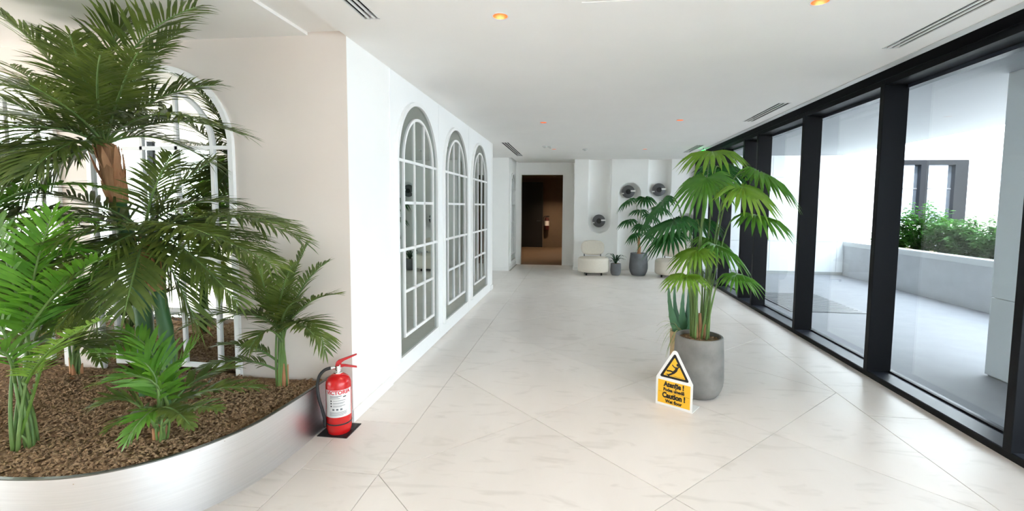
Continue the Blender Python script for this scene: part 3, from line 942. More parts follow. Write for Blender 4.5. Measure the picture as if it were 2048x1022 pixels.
big = make_pot('potted_fan_palm', 'tall fan palm in a big grey concrete pot behind the wet floor sign', 'potted plant', BIG,
               [(0, 0), (.135, 0), (.15, .008), (.168, .03), (.185, .065), (.196, .1), (.2, .14), (.199, .22), (.195, .34), (.189, .46), (.186, .492), (.182, .497), (.168, .497), (.165, .49), (.163, .42), (0, .42)], 'concrete', .465, .164)
FAR = (1.385, 10.78, 0)
far = make_pot('potted_fan_palm', 'small fan palm in a dark grey pot between the two lounge chairs', 'potted plant', FAR,
               [(0, 0), (.14, 0), (.155, .01), (.19, .08), (.207, .16), (.208, .22), (.2, .33), (.186, .48), (.184, .505), (.168, .505), (.165, .44), (0, .44)], 'concrete_dark', .47, .165)
SMALL = (.868, 10.68, 0)
small = make_pot('potted_plant', 'small dark strap-leaved plant in a little grey pot beside the chair', 'potted plant', SMALL,
                 [(0, 0), (.08, 0), (.09, .008), (.112, .05), (.12, .1), (.12, .14), (.114, .25), (.112, .27), (.1, .27), (.098, .23), (0, .23)], 'concrete_dark', .25, .098)
ALOE = (1.012, 4.42, 0)
aloe = make_pot('potted_aloe', 'spiky aloe in a pale timber pot hidden behind the big concrete pot', 'potted plant', ALOE,
                [(0, 0), (.115, 0), (.125, .01), (.13, .1), (.135, .3), (.138, .395), (.136, .4), (.122, .4), (.12, .34), (0, .34)], 'terracotta', .37, .12)

# ------------------------------------------------------------------ wet floor sign
# plate in its own frame: x along the plate, z up, front looks to -y
ang = math.atan2(3.533 - 3.69, .878 - .641)
sg = thing('wet_floor_sign', 'white and yellow wet floor warning sign standing by the big pot', 'sign', (.755, 3.607, 0), ang)
W2 = .145
def ext_poly(pts, y0, y1): return prism(BM(), pts, y0, y1, 'y')
plate = [(-W2, .0), (W2, .0), (W2, .222), (.018, .445), (.006, .453), (-.006, .453), (-.018, .445), (-W2, .222)]
bm = ext_poly(plate, 0, .004); obj('plate', bm, 'signwhite', sg)
bm = BM(); box(bm, -W2, W2, .0, .16, 0, .004); obj('foot', bm, 'signwhite', sg)
def tri(s, cz=.315):
    r = s
    return [(-r * .866, cz - r * .5), (r * .866, cz - r * .5), (0, cz + r)]
def rtri(s, rc, cz=.315, n=4):
    out = []
    for k, (x, z) in enumerate(tri(s, cz)):
        a0 = [math.radians(210), math.radians(330), math.radians(90)][k]
        px, pz = x - math.cos(a0) * 2 * rc, z - math.sin(a0) * 2 * rc
        for i in range(n + 1):
            a = a0 - math.pi / 3 + 2 * math.pi / 3 * i / n
            out.append((px + rc * math.cos(a), pz + rc * math.sin(a)))
    return out
bm = ext_poly(rtri(.137, .010, .297), -.0006, 0); obj('triangle_border', bm, 'signblack', sg)
bm = ext_poly(rtri(.102, .004, .297), -.0012, -.0006); tp = obj('triangle_field', bm, 'signyellow', sg)
# falling figure: thick strokes and a head
def stroke(pts, w0, w1=None):
    w1 = w1 or w0
    bm = BM()
    L_, R_ = [], []
    for i, p in enumerate(pts):
        a, b = Vector(pts[max(i - 1, 0)]), Vector(pts[min(i + 1, len(pts) - 1)])
        t_ = (b - a).normalized(); n_ = Vector((-t_.y, t_.x)); w = w0 + (w1 - w0) * i / (len(pts) - 1)
        L_.append((p[0] + n_.x * w, p[1] + n_.y * w)); R_.append((p[0] - n_.x * w, p[1] - n_.y * w))
    return prism(bm, L_ + R_[::-1], -.0018, -.0012, 'y')
fig = [([(.018, .322), (.010, .298), (-.004, .283)], .0085, .0085), ([(-.004, .283), (-.028, .288), (-.052, .284), (-.05, .290)], .0055, .0035), ([(.0, .282), (-.02, .268), (-.042, .256)], .006, .005),
       ([(.02, .318), (.033, .33), (.034, .352)], .0045, .003), ([(.012, .314), (-.004, .322), (-.016, .334)], .0045, .003), ([(-.052, .262), (-.034, .25)], .0035, .0035),
       ([(-.075, .262), (.06, .262)][::1], .0007, .0007)]
for pts, a, b in fig[:-1]:
    obj('pictogram', stroke([(x * 1.15, .300 + (z - .298) * 1.12) for x, z in pts], a * 1.2, b * 1.2), 'signblack', tp)
obj('pictogram', stroke([(-.076, .2545), (.076, .2525)], .0009, .0009), 'signblack', tp)
bm = ext_poly([(.0255 + .011 * math.cos(a), .346 + .011 * math.sin(a)) for a in [2 * math.pi * k / 16 for k in range(16)]], -.0018, -.0012); obj('pictogram', bm, 'signblack', tp)
bm = ext_poly([(-.128, .022), (.128, .022), (.128, .205), (-.128, .205)], -.0008, 0); yp = obj('text_panel', bm, 'signyellow', sg)
RX = (math.pi / 2, 0, 0)
text('Atenție !', .052, 'signblack', yp, (.0, -.0012, .176), RX, bold=.0032, sx=.86)
text('Podea umedă', .034, 'signblack', yp, (.0, -.0012, .133), RX, bold=.002, sx=.88)
text('Caution !', .056, 'signblack', yp, (.0, -.0012, .087), RX, bold=.0034, sx=.86)
text('Wet floor', .036, 'signblack', yp, (.0, -.0012, .043), RX, bold=.002, sx=.88)
bm = ext_poly([(-.122, .1115), (.122, .1115), (.122, .1127), (-.122, .1127)], -.0012, -.0008); obj('rule_line', bm, 'signblack', yp)

# ------------------------------------------------------------------ plant measurements: frond base, bow, tip, leaflet length, shade
PALM_TALL = [
    ((-2.819, 2.5, 1.894), (-2.671, 2.418, 2.5), (-2.053, 2.35, 2.606), 0.3, 0),
    ((-2.819, 2.5, 1.894), (-2.82, 2.528, 2.63), (-2.692, 2.55, 2.949), 0.32, 0),
    ((-2.819, 2.5, 1.894), (-2.952, 2.39, 2.389), (-3.22, 2.3, 2.599), 0.3, 0),
    ((-2.819, 2.5, 1.894), (-2.748, 2.582, 2.325), (-2.433, 2.65, 2.639), 0.22, 0),
    ((-2.819, 2.5, 1.894), (-2.656, 2.621, 2.258), (-2.261, 2.72, 2.289), 0.25, 0),
    ((-2.819, 2.5, 1.894), (-2.488, 2.582, 2.156), (-2.033, 2.65, 1.968), 0.26, 0),
    ((-2.819, 2.5, 1.894), (-2.649, 2.638, 2.064), (-2.315, 2.75, 1.797), 0.24, 0),
    ((-2.819, 2.5, 1.894), (-2.953, 2.308, 2.255), (-3.242, 2.15, 2.167), 0.3, 0),
    ((-2.819, 2.5, 1.894), (-2.893, 2.225, 2.046), (-3.041, 2.0, 1.856), 0.3, 0),
    ((-2.819, 2.5, 1.894), (-2.808, 2.225, 1.939), (-2.888, 2.0, 1.609), 0.28, 0),
    ((-2.819, 2.5, 1.894), (-3.156, 2.362, 1.851), (-3.524, 2.25, 1.502), 0.28, 0),
    ((-2.819, 2.5, 1.894), (-2.62, 2.225, 2.224), (-2.41, 2.0, 2.343), 0.26, 0),
    ((-2.819, 2.5, 1.894), (-2.417, 2.225, 2.142), (-2.057, 2.0, 2.251), 0.24, 0),
    ((-2.819, 2.5, 1.894), (-2.981, 2.555, 2.471), (-3.298, 2.6, 2.737), 0.28, 0),
    ((-2.819, 2.5, 1.894), (-3.174, 2.555, 2.208), (-3.576, 2.6, 2.412), 0.28, 0),
    ((-2.819, 2.5, 1.894), (-2.971, 2.362, 2.103), (-3.184, 2.25, 1.81), 0.28, 0),
    ((-2.819, 2.5, 1.894), (-3.005, 2.28, 1.95), (-3.129, 2.1, 1.729), 0.28, 0),
    ((-2.819, 2.5, 1.894), (-2.716, 2.225, 1.938), (-2.68, 2.0, 1.695), 0.24, 0),
    ((-2.819, 2.5, 1.894), (-2.888, 2.28, 2.016), (-2.933, 2.1, 2.072), 0.28, 0),
    ((-2.819, 2.5, 1.894), (-3.046, 2.472, 2.069), (-3.429, 2.45, 2.071), 0.28, 0),
    ((-2.819, 2.5, 1.894), (-3.199, 2.5, 1.867), (-3.669, 2.5, 1.778), 0.28, 0),
    ((-2.819, 2.5, 1.894), (-2.99, 2.418, 1.885), (-3.265, 2.35, 1.532), 0.26, 0),
    ((-2.819, 2.5, 1.894), (-2.502, 2.17, 2.13), (-2.142, 1.9, 2.211), 0.24, 0),
    ((-2.819, 2.5, 1.894), (-2.55, 2.142, 2.024), (-2.448, 1.85, 2.073), 0.26, 0),
    ((-2.819, 2.5, 1.894), (-2.473, 2.39, 2.128), (-2.013, 2.3, 1.995), 0.24, 0),
]
PALM_LOW = [
    ((-2.478, 2.4, 1.389), (-1.981, 2.345, 1.611), (-1.461, 2.3, 1.366), 0.26, 0),
    ((-2.478, 2.4, 1.389), (-2.001, 2.262, 1.542), (-1.43, 2.15, 1.447), 0.24, 0),
    ((-2.478, 2.4, 1.389), (-1.981, 2.235, 1.463), (-1.481, 2.1, 1.252), 0.24, 0),
    ((-2.478, 2.4, 1.389), (-2.321, 2.482, 1.628), (-1.995, 2.55, 1.543), 0.24, 0),
    ((-2.478, 2.4, 1.389), (-2.472, 2.538, 1.629), (-2.246, 2.65, 1.818), 0.22, 0),
    ((-2.478, 2.4, 1.389), (-2.153, 2.29, 1.378), (-1.768, 2.2, 1.05), 0.24, 0),
    ((-2.478, 2.4, 1.389), (-2.412, 2.428, 1.336), (-2.216, 2.45, 0.836), 0.24, 0),
    ((-2.478, 2.4, 1.389), (-2.635, 2.29, 1.537), (-2.906, 2.2, 1.453), 0.26, 0),
    ((-2.478, 2.4, 1.389), (-2.606, 2.208, 1.456), (-2.844, 2.05, 1.227), 0.26, 0),
    ((-2.478, 2.4, 1.389), (-2.584, 2.235, 1.347), (-2.763, 2.1, 1.011), 0.24, 0),
    ((-2.478, 2.4, 1.389), (-2.586, 2.345, 1.282), (-2.74, 2.3, 0.854), 0.24, 0),
    ((-2.478, 2.4, 1.389), (-2.32, 2.29, 1.648), (-2.09, 2.2, 1.799), 0.2, 0),
    ((-2.478, 2.4, 1.389), (-2.304, 2.18, 1.25), (-2.197, 2.0, 1.026), 0.2, 0),
    ((-2.478, 2.4, 1.389), (-2.876, 2.428, 1.299), (-3.48, 2.45, 1.038), 0.26, 0),
    ((-2.478, 2.4, 1.389), (-2.13, 2.18, 1.489), (-1.724, 2.0, 1.402), 0.2, 0),
    ((-2.478, 2.4, 1.389), (-2.431, 2.51, 1.27), (-2.219, 2.6, 1.079), 0.22, 0),
    ((-2.478, 2.4, 1.389), (-2.421, 2.152, 1.486), (-2.472, 1.95, 1.369), 0.24, 0),
    ((-2.478, 2.4, 1.389), (-2.695, 2.345, 1.593), (-3.107, 2.3, 1.604), 0.26, 0),
    ((-2.478, 2.4, 1.389), (-2.796, 2.4, 1.507), (-3.363, 2.4, 1.397), 0.26, 0),
    ((-2.478, 2.4, 1.389), (-2.591, 2.318, 1.228), (-2.922, 2.25, 0.831), 0.2, 0),
    ((-2.478, 2.4, 1.389), (-2.4, 2.18, 1.381), (-2.462, 2.0, 1.217), 0.24, 0),
    ((-2.478, 2.4, 1.389), (-2.233, 2.345, 1.429), (-1.838, 2.3, 1.301), 0.24, 0),
    ((-2.478, 2.4, 1.389), (-2.238, 2.455, 1.483), (-1.837, 2.5, 1.341), 0.24, 0),
]
PALM_CORNER = [
    ((-1.985, 2.88, 0.672), (-1.956, 2.908, 1.021), (-1.808, 2.93, 1.283), 0.12, 0),
    ((-1.985, 2.88, 0.672), (-1.862, 2.864, 1.047), (-1.612, 2.85, 1.182), 0.14, 0),
    ((-1.985, 2.88, 0.672), (-1.787, 2.825, 0.956), (-1.53, 2.78, 0.979), 0.15, 0),
    ((-1.985, 2.88, 0.672), (-1.698, 2.809, 0.929), (-1.596, 2.75, 0.62), 0.17, 0),
    ((-1.985, 2.88, 0.672), (-2.077, 2.864, 1.059), (-2.307, 2.85, 1.24), 0.15, 0),
    ((-1.985, 2.88, 0.672), (-2.114, 2.792, 1.052), (-2.324, 2.72, 1.009), 0.16, 0),
    ((-1.985, 2.88, 0.672), (-2.155, 2.726, 0.964), (-2.446, 2.6, 0.772), 0.16, 0),
    ((-1.985, 2.88, 0.672), (-2.001, 2.754, 0.963), (-1.968, 2.65, 1.203), 0.14, 0),
    ((-1.985, 2.88, 0.672), (-1.895, 2.754, 1.032), (-1.737, 2.65, 1.178), 0.14, 0),
    ((-2.001, 2.88, 0.415), (-2.18, 2.836, 0.652), (-2.417, 2.8, 0.594), 0.11, 0),
    ((-2.008, 2.88, 0.404), (-2.225, 2.754, 0.624), (-2.531, 2.65, 0.417), 0.12, 0),
    ((-1.985, 2.88, 0.672), (-1.772, 2.726, 0.847), (-1.577, 2.6, 0.76), 0.14, 0),
    ((-1.985, 2.88, 0.672), (-1.968, 2.726, 0.84), (-2.008, 2.6, 0.648), 0.14, 0),
    ((-1.985, 2.88, 0.672), (-1.861, 2.698, 0.914), (-1.63, 2.55, 0.984), 0.13, 0),
    ((-1.985, 2.88, 0.672), (-2.178, 2.919, 0.892), (-2.454, 2.95, 0.734), 0.14, 0),
]
PALM_FRONT = [
    ((-2.092, 2.07, 0.449), (-1.967, 2.021, 0.856), (-2.368, 1.98, 0.812), 0.19, 1),
    ((-2.092, 2.07, 0.449), (-2.092, 2.142, 0.68), (-2.003, 2.2, 0.814), 0.16, 1),
    ((-2.092, 2.07, 0.449), (-2.012, 1.993, 0.787), (-2.263, 1.93, 0.685), 0.18, 1),
    ((-2.092, 2.07, 0.449), (-2.02, 2.086, 0.782), (-2.313, 2.1, 0.895), 0.17, 1),
    ((-2.092, 2.07, 0.449), (-2.138, 1.976, 0.662), (-2.263, 1.9, 0.582), 0.13, 0),
    ((-2.092, 2.07, 0.449), (-2.032, 1.949, 0.604), (-2.056, 1.85, 0.454), 0.1, 1),
    ((-2.092, 2.07, 0.449), (-1.9, 2.021, 0.582), (-1.712, 1.98, 0.565), 0.11, 0),
    ((-2.092, 2.07, 0.449), (-1.962, 2.169, 0.61), (-1.682, 2.25, 0.566), 0.12, 0),
    ((-2.092, 2.07, 0.449), (-2.068, 2.224, 0.652), (-1.905, 2.35, 0.63), 0.12, 0),
    ((-2.092, 2.07, 0.449), (-2.233, 2.086, 0.534), (-2.449, 2.1, 0.352), 0.1, 0),
    ((-2.092, 2.07, 0.449), (-1.952, 1.977, 0.597), (-1.779, 1.9, 0.52), 0.09, 0),
]
PALM_EDGE = [
    ((-2.804, 2.0, 0.695), (-2.67, 1.945, 1.171), (-2.44, 1.9, 1.491), 0.24, 1),
    ((-2.804, 2.0, 0.695), (-2.694, 1.918, 1.174), (-2.697, 1.85, 1.466), 0.24, 1),
    ((-2.804, 2.0, 0.695), (-2.573, 1.973, 1.144), (-2.274, 1.95, 1.277), 0.22, 1),
    ((-2.839, 1.98, 0.648), (-2.545, 1.892, 0.869), (-2.128, 1.82, 1.023), 0.13, 2),
    ((-2.804, 2.0, 0.695), (-2.787, 1.918, 1.074), (-2.934, 1.85, 1.13), 0.22, 1),
    ((-2.804, 2.0, 0.695), (-2.701, 1.89, 0.96), (-2.808, 1.8, 0.766), 0.16, 1),
    ((-2.804, 2.0, 0.695), (-2.793, 2.11, 0.981), (-2.658, 2.2, 1.021), 0.18, 0),
    ((-2.804, 2.0, 0.695), (-2.843, 2.082, 1.038), (-2.91, 2.15, 1.348), 0.2, 0),
    ((-2.794, 1.99, 0.463), (-2.716, 2.051, 0.787), (-2.718, 2.1, 0.932), 0.05, 2),
    ((-2.804, 2.0, 0.695), (-2.705, 2.082, 0.884), (-2.525, 2.15, 0.765), 0.14, 0),
]
PALM_BACK = [
    ((-3.559, 2.86, 0.533), (-3.661, 2.827, 0.79), (-3.826, 2.8, 0.826), 0.18, 0),
    ((-3.559, 2.86, 0.533), (-3.378, 2.827, 0.836), (-3.109, 2.8, 0.885), 0.18, 0),
    ((-3.559, 2.86, 0.533), (-3.565, 2.744, 0.673), (-3.612, 2.65, 0.491), 0.16, 0),
    ((-3.559, 2.86, 0.533), (-3.28, 2.772, 0.746), (-2.998, 2.7, 0.606), 0.16, 0),
    ((-3.559, 2.86, 0.533), (-3.529, 2.854, 0.861), (-3.543, 2.85, 1.146), 0.18, 0),
    ((-3.559, 2.86, 0.533), (-3.401, 2.882, 0.859), (-3.245, 2.9, 1.111), 0.18, 0),
    ((-3.559, 2.86, 0.533), (-3.555, 2.772, 0.736), (-3.856, 2.7, 0.742), 0.18, 0),
    ((-3.559, 2.86, 0.533), (-3.292, 2.717, 0.76), (-3.057, 2.6, 0.534), 0.14, 0),
]
PALM_SIDE = [
    ((-3.503, 2.15, 1.116), (-3.164, 2.178, 1.748), (-2.48, 2.2, 1.63), 0.22, 1),
    ((-3.503, 2.15, 1.116), (-3.004, 2.095, 1.507), (-2.449, 2.05, 1.463), 0.2, 1),
    ((-3.503, 2.15, 1.116), (-2.991, 2.04, 1.431), (-2.393, 1.95, 1.322), 0.2, 1),
    ((-3.503, 2.15, 1.116), (-3.387, 2.232, 1.615), (-2.981, 2.3, 1.759), 0.22, 1),
    ((-3.503, 2.15, 1.116), (-3.428, 2.178, 1.667), (-3.244, 2.2, 1.94), 0.22, 1),
    ((-3.503, 2.15, 1.116), (-3.549, 2.123, 1.502), (-3.738, 2.1, 1.501), 0.22, 1),
    ((-3.503, 2.15, 1.116), (-3.099, 2.068, 1.35), (-2.731, 2.0, 1.059), 0.2, 0),
    ((-3.503, 2.15, 1.116), (-3.341, 2.288, 1.56), (-2.963, 2.4, 1.506), 0.22, 0),
    ((-3.503, 2.15, 1.116), (-3.352, 2.232, 1.278), (-2.933, 2.3, 1.107), 0.22, 0),
    ((-3.503, 2.15, 1.116), (-3.411, 2.288, 1.155), (-3.147, 2.4, 0.843), 0.2, 0),
]
FAN_BIG = [
    ((1.054, 3.9, 1.996), -110, 12, 0.32, 0),
    ((0.977, 3.75, 1.777), -130, 42, 0.3, 1),
    ((1.395, 3.85, 1.826), -15, 28, 0.34, 1),
    ((1.214, 3.65, 1.705), -60, 28, 0.31, 0),
    ((1.351, 3.75, 1.496), -25, 14, 0.31, 1),
    ((0.754, 3.8, 1.45), 190, 22, 0.33, 2),
    ((0.693, 3.98, 1.597), 178, 48, 0.28, 2),
    ((1.007, 4.15, 1.443), 70, 20, 0.27, 2),
    ((0.909, 3.7, 1.224), -150, 22, 0.25, 0),
    ((1.08, 3.8, 1.257), -15, 25, 0.3, 1),
    ((0.826, 3.65, 1.035), -125, 6, 0.23, 0),
    ((1.223, 3.75, 1.03), -40, 12, 0.23, 1),
    ((1.101, 4.05, 1.287), 20, 20, 0.25, 1),
    ((0.737, 3.85, 1.328), 200, 28, 0.24, 2),
    ((1.174, 4.1, 1.886), 60, 30, 0.28, 2),
]
FAN_FAR = [
    ((1.129, 10.7, 1.706), 190, 35, 0.34, 2),
    ((1.493, 10.8, 1.766), 60, 20, 0.34, 2),
    ((1.13, 10.6, 1.259), 200, 20, 0.32, 2),
    ((1.584, 10.6, 1.375), -30, 25, 0.34, 2),
    ((1.407, 10.45, 1.157), -90, 20, 0.32, 2),
    ((1.269, 10.6, 0.948), -160, 35, 0.28, 2),
    ((1.603, 10.8, 0.942), -20, 35, 0.28, 2),
    ((1.846, 10.9, 1.543), 20, 20, 0.34, 2),
    ((1.416, 11.0, 1.482), 100, 10, 0.3, 2),
]
ALOE_TIPS = [(0.832, 4.35, 0.863), (0.913, 4.45, 0.905), (0.986, 4.4, 0.836), (1.047, 4.5, 0.887), (1.066, 4.42, 0.835), (1.144, 4.55, 0.67), (1.066, 4.3, 0.764)]

# ------------------------------------------------------------------ leaves and plants
LEAF = [leaf_mat('palm_green', (68, 88, 44), (108, 126, 64)), leaf_mat('fresh_green', (74, 124, 44), (104, 150, 60), tr=.38), leaf_mat('pale_green', (112, 150, 62), (134, 168, 84), tr=.42)]
FANM = [leaf_mat('fan_light_green', (92, 132, 44), (112, 150, 56)), leaf_mat('fan_green', (66, 116, 44), (84, 134, 52)), leaf_mat('fan_dark_green', (36, 84, 44), (50, 100, 52))]
MT['stemgreen'] = mat('green_stem', (84, 116, 58), 0.5, col2=(112, 138, 74), scale=12, stretch=(1, 1, .3))
MT['canegreen'] = mat('green_cane', (44, 88, 52), 0.4, col2=(70, 112, 66), scale=9, stretch=(1, 1, .4))
MT['fibre'] = mat('palm_fibre', (134, 92, 62), 0.9, col2=(196, 152, 112), scale=30, stretch=(1, 1, .12), bump=.6, bscale=60)
MT['husk'] = mat('dry_husk', (206, 156, 116), 0.8, col2=(170, 116, 80), scale=20, stretch=(1, 1, .15))
MT['aloe'] = mat('aloe_green', (66, 112, 80), 0.45, col2=(98, 140, 102), scale=8, stretch=(1, 1, .3))
MT['variegated'] = mat('variegated_leaf', (104, 136, 74), 0.5, col2=(222, 220, 168), scale=26, stretch=(1, 1, .3))
MT['strap'] = leaf_mat('strap_dark_green', (26, 54, 38), (40, 72, 46))

def leaflet(V, F, p, d, n_, L, w, droop, rnd):
    """narrow pointed blade bent by its own weight"""
    s = d.cross(n_)
    if s.length < 1e-5: s = Vector((1, 0, 0))
    s.normalize()
    b = len(V)
    for f, wf in ((0, .45), (.35, 1.0), (.72, .75)):
        q = p + d * (L * f) + Vector((0, 0, -droop * L * f * f))
        V.append(q - s * (w * wf)); V.append(q + s * (w * wf))
    V.append(p + d * L + Vector((0, 0, -droop * L)))
    F += [(b, b + 1, b + 3, b + 2), (b + 2, b + 3, b + 5, b + 4), (b + 4, b + 5, b + 6)]

def add_frond(parent, origin, row, seed, n=30, mats=LEAF, wide=.0066, droop=.28):
    B, C_, T, L, k = row
    L *= 1.18
    rnd = random.Random(seed)
    o3 = Vector(origin)
    pts = bez(Vector(B) - o3, Vector(C_) - o3, Vector(T) - o3, 14)
    bm = BM()
    m_ = len(pts)
    tube(bm, pts, [.0075 * (1 - .8 * i / (m_ - 1)) + .0012 for i in range(m_)], 5)
    rach = obj('frond', bm, LEAF[2] if k == 2 else MT['stemgreen'], parent, True)
    V, F = [], []
    total = sum((pts[i + 1] - pts[i]).length for i in range(m_ - 1))
    n = int(max(14, min(46, total / (.026 if k else .019))))
    # start the leaflets where the stalk leaves the crown
    for i in range(n):
        u = .16 + .84 * (i + .5) / n
        x = u * (m_ - 1); a = min(int(x), m_ - 2); f = x - a
        p = pts[a].lerp(pts[a + 1], f)
        t_ = (pts[a + 1] - pts[a]).normalized()
        side = t_.cross(Vector((0, 0, 1)))
        if side.length < .25: side = side + t_.cross(Vector((.2, -1, .3))).normalized() * .5
        side.normalize()
        up = side.cross(t_).normalized()
        env = (math.sin(math.pi * (.18 + .74 * u)) ** .7)
        for s in (-1, 1):
            al = math.radians(30 + 30 * u + rnd.uniform(-7, 7))
            d = (side * s * math.cos(al) + t_ * math.sin(al) + up * (.22 + rnd.uniform(-.12, .12))).normalized()
            nn = (up + side * s * -.25 + Vector((rnd.uniform(-.2, .2), rnd.uniform(-.2, .2), 0))).normalized()
            leaflet(V, F, p, d, nn, L * env * rnd.uniform(.88, 1.08), wide * (.75 + .5 * env), droop * rnd.uniform(.6, 1.4), rnd)
    d = (pts[-1] - pts[-2]).normalized()
    leaflet(V, F, pts[-1], d, Vector((0, 0, 1)), L * .4, wide, droop, rnd)
    for v in V:                             # leaves bend away from the ceiling and the wall
        v.z = min(v.z, 2.688 - o3.z - .02 * rnd.random()); v.y = min(v.y, 3.028 - o3.y - .01 * rnd.random())
    me = bpy.data.meshes.new('leaflets'); me.from_pydata([tuple(v) for v in V], [], F)
    o = obj('leaflets', me, mats[k], rach, True)
    return rach

def keep_clear(rows, ymax=2.98):
    """fronds stay in front of the wall"""
    return [tuple(((p[0], min(p[1], ymax), min(p[2], 2.6)) if isinstance(p, tuple) else p) for p in r) for r in rows]

def trunk_part(t, origin, pts, r0, r1, split, m_low='canegreen'):
    pts = [Vector(p) - Vector(origin) for p in pts]
    P3 = [Vector(p) for p in catmull([tuple(p) for p in pts], 6)]
    k = int(len(P3) * split)
    rad = [r0 + (r1 - r0) * i / (len(P3) - 1) for i in range(len(P3))]
    bm = BM()
    tube(bm, P3[:k + 1], [r * (1.08 if i % 4 == 0 else 1.0) for i, r in enumerate(rad[:k + 1])], 14)
    obj('cane', bm, m_low, t, True)
    bm = BM(); tube(bm, P3[k:], [r * 1.25 for r in rad[k:]], 12); cr = obj('fibre_trunk', bm, 'fibre', t, True)
    rr = random.Random(len(P3))
    for j in range(20):
        a = rr.uniform(0, 6.28)
        i0 = k + int((len(P3) - 1 - k) * rr.uniform(0, .6)); i1 = min(len(P3) - 1, i0 + rr.randint(4, 8))
        dirn = Vector((math.cos(a), math.sin(a), 0))
        q0 = P3[i0] + dirn * rad[i0] * 1.1; q1 = P3[i1] + dirn * rad[i1] * (1.5 + rr.random())
        s = dirn.cross(Vector((0, 0, 1))) * rad[i0] * .55
        bm = BM()
        v = [bm.verts.new(q0 - s), bm.verts.new(q0 + s), bm.verts.new((q0 + q1) / 2 + s * .7 + dirn * .006), bm.verts.new((q0 + q1) / 2 - s * .7 + dirn * .006), bm.verts.new(q1)]
        w = [bm.verts.new(x.co - dirn * .004) for x in v]
        bm.faces.new((v[0], v[1], v[2], v[3])); bm.faces.new((v[3], v[2], v[4]))
        bm.faces.new((w[3], w[2], w[1], w[0])); bm.faces.new((w[4], w[2], w[3]))
        for x, y in ((0, 1), (1, 2), (2, 4), (4, 3), (3, 0)): bm.faces.new((v[y], v[x], w[x], w[y]))
        obj('husk', bm, 'husk', cr)

def stems(t, origin, foot, rows, spread, r=.009, husks=4, seed=1):
    """clump of stalks from the soil up to the frond bases"""
    rr = random.Random(seed)
    o3 = Vector(origin)
    for j, row in enumerate(rows):
        B = Vector(row[0]) - o3
        a = rr.uniform(0, 6.28)
        f0 = Vector(foot) - o3 + Vector((math.cos(a), math.sin(a), 0)) * spread * rr.random() + Vector((0, 0, -.03))
        bm = BM()
        tube(bm, bez(f0, (f0 + B) / 2 + Vector((math.cos(a), math.sin(a), 0)) * spread * .5, B, 6), [r * (1.2 - .07 * i) for i in range(7)], 7)
        obj('stalk', bm, 'stemgreen', t, True)
    for j in range(husks):
        a = 6.28 * j / husks + .4
        f0 = Vector(foot) - o3 + Vector((math.cos(a), math.sin(a), 0)) * spread * .8 + Vector((0, 0, -.03))
        bm = BM(); tube(bm, [f0, f0 + Vector((0, 0, .09)), f0 + Vector((math.cos(a) * .01, math.sin(a) * .01, rr.uniform(.12, .2)))], [.014, .013, .004], 7)
        obj('husk', bm, 'husk', t, True)

GP = 'palms planted in the steel bed'
def palm(name, label, foot, rows, seed, jit=0.0, **kw):
    t = thing(name, label, 'palm', foot, 0, GP)
    rows = keep_clear(rows)
    if jit:
        rj = random.Random(seed)
        rows = [(tuple(c + rj.uniform(-jit, jit) * (2.2 if q == 2 else 1) for q, c in enumerate(r[0])),) + tuple(r[1:]) for r in rows]
    for i, r in enumerate(rows): add_frond(t, foot, r, seed * 100 + i, **kw)
    return t, rows
f1 = (-2.74, 2.62, .29)
t, _ = palm('palm_tree', 'tallest palm with brown fibrous trunk and fronds reaching the ceiling', f1, PALM_TALL, 1)
trunk_part(t, f1, [(-2.74, 2.62, .25), (-2.745, 2.62, .77), (-2.755, 2.6, 1.065), (-2.797, 2.55, 1.506), (-2.802, 2.52, 1.718), (-2.821, 2.5, 1.9)], .05, .036, .62)
f2 = (-2.457, 2.5, .29)
t, _ = palm('palm_tree', 'half-height palm with green cane right of the tallest palm', f2, PALM_LOW, 2)
trunk_part(t, f2, [(-2.457, 2.5, .25), (-2.468, 2.5, .689), (-2.474, 2.47, .972), (-2.473, 2.44, 1.157), (-2.475, 2.41, 1.36)], .042, .03, .58)
f3 = (-2.006, 2.91, .30)
t, rw = palm('areca_palm', 'small arching palm in the bed corner beside the fire extinguisher', f3, PALM_CORNER, 3, jit=.028, wide=.0062, droop=.2)
stems(t, f3, f3, rw, .035, .0075, 6, 3)
f4 = (-2.13, 2.095, .30)
t, rw = palm('areca_palm', 'low bright green palm at the front of the bed', f4, PALM_FRONT, 4, jit=.028, wide=.008, droop=.2)
stems(t, f4, f4, rw, .03, .006, 5, 4)
f5 = (-2.81, 2.0, .29)
t, rw = palm('areca_palm', 'bright green palm clump at the left picture edge', f5, PALM_EDGE, 5, jit=.04, wide=.008, droop=.22)
stems(t, f5, f5, rw, .06, .008, 0, 5)
f6 = (-3.56, 2.86, .29)
t, rw = palm('areca_palm', 'dark little palm at the back of the bed by the wall', f6, PALM_BACK, 6, jit=.028, droop=.25)
stems(t, f6, f6, rw, .035, .009, 4, 6)
f7 = (-3.5, 2.15, .29)
t, rw = palm('areca_palm', 'fresh green palm reaching in from beyond the left picture edge', f7, PALM_SIDE, 7, jit=.028, wide=.009, droop=.3)
stems(t, f7, f7, rw, .05, .012, 3, 7)

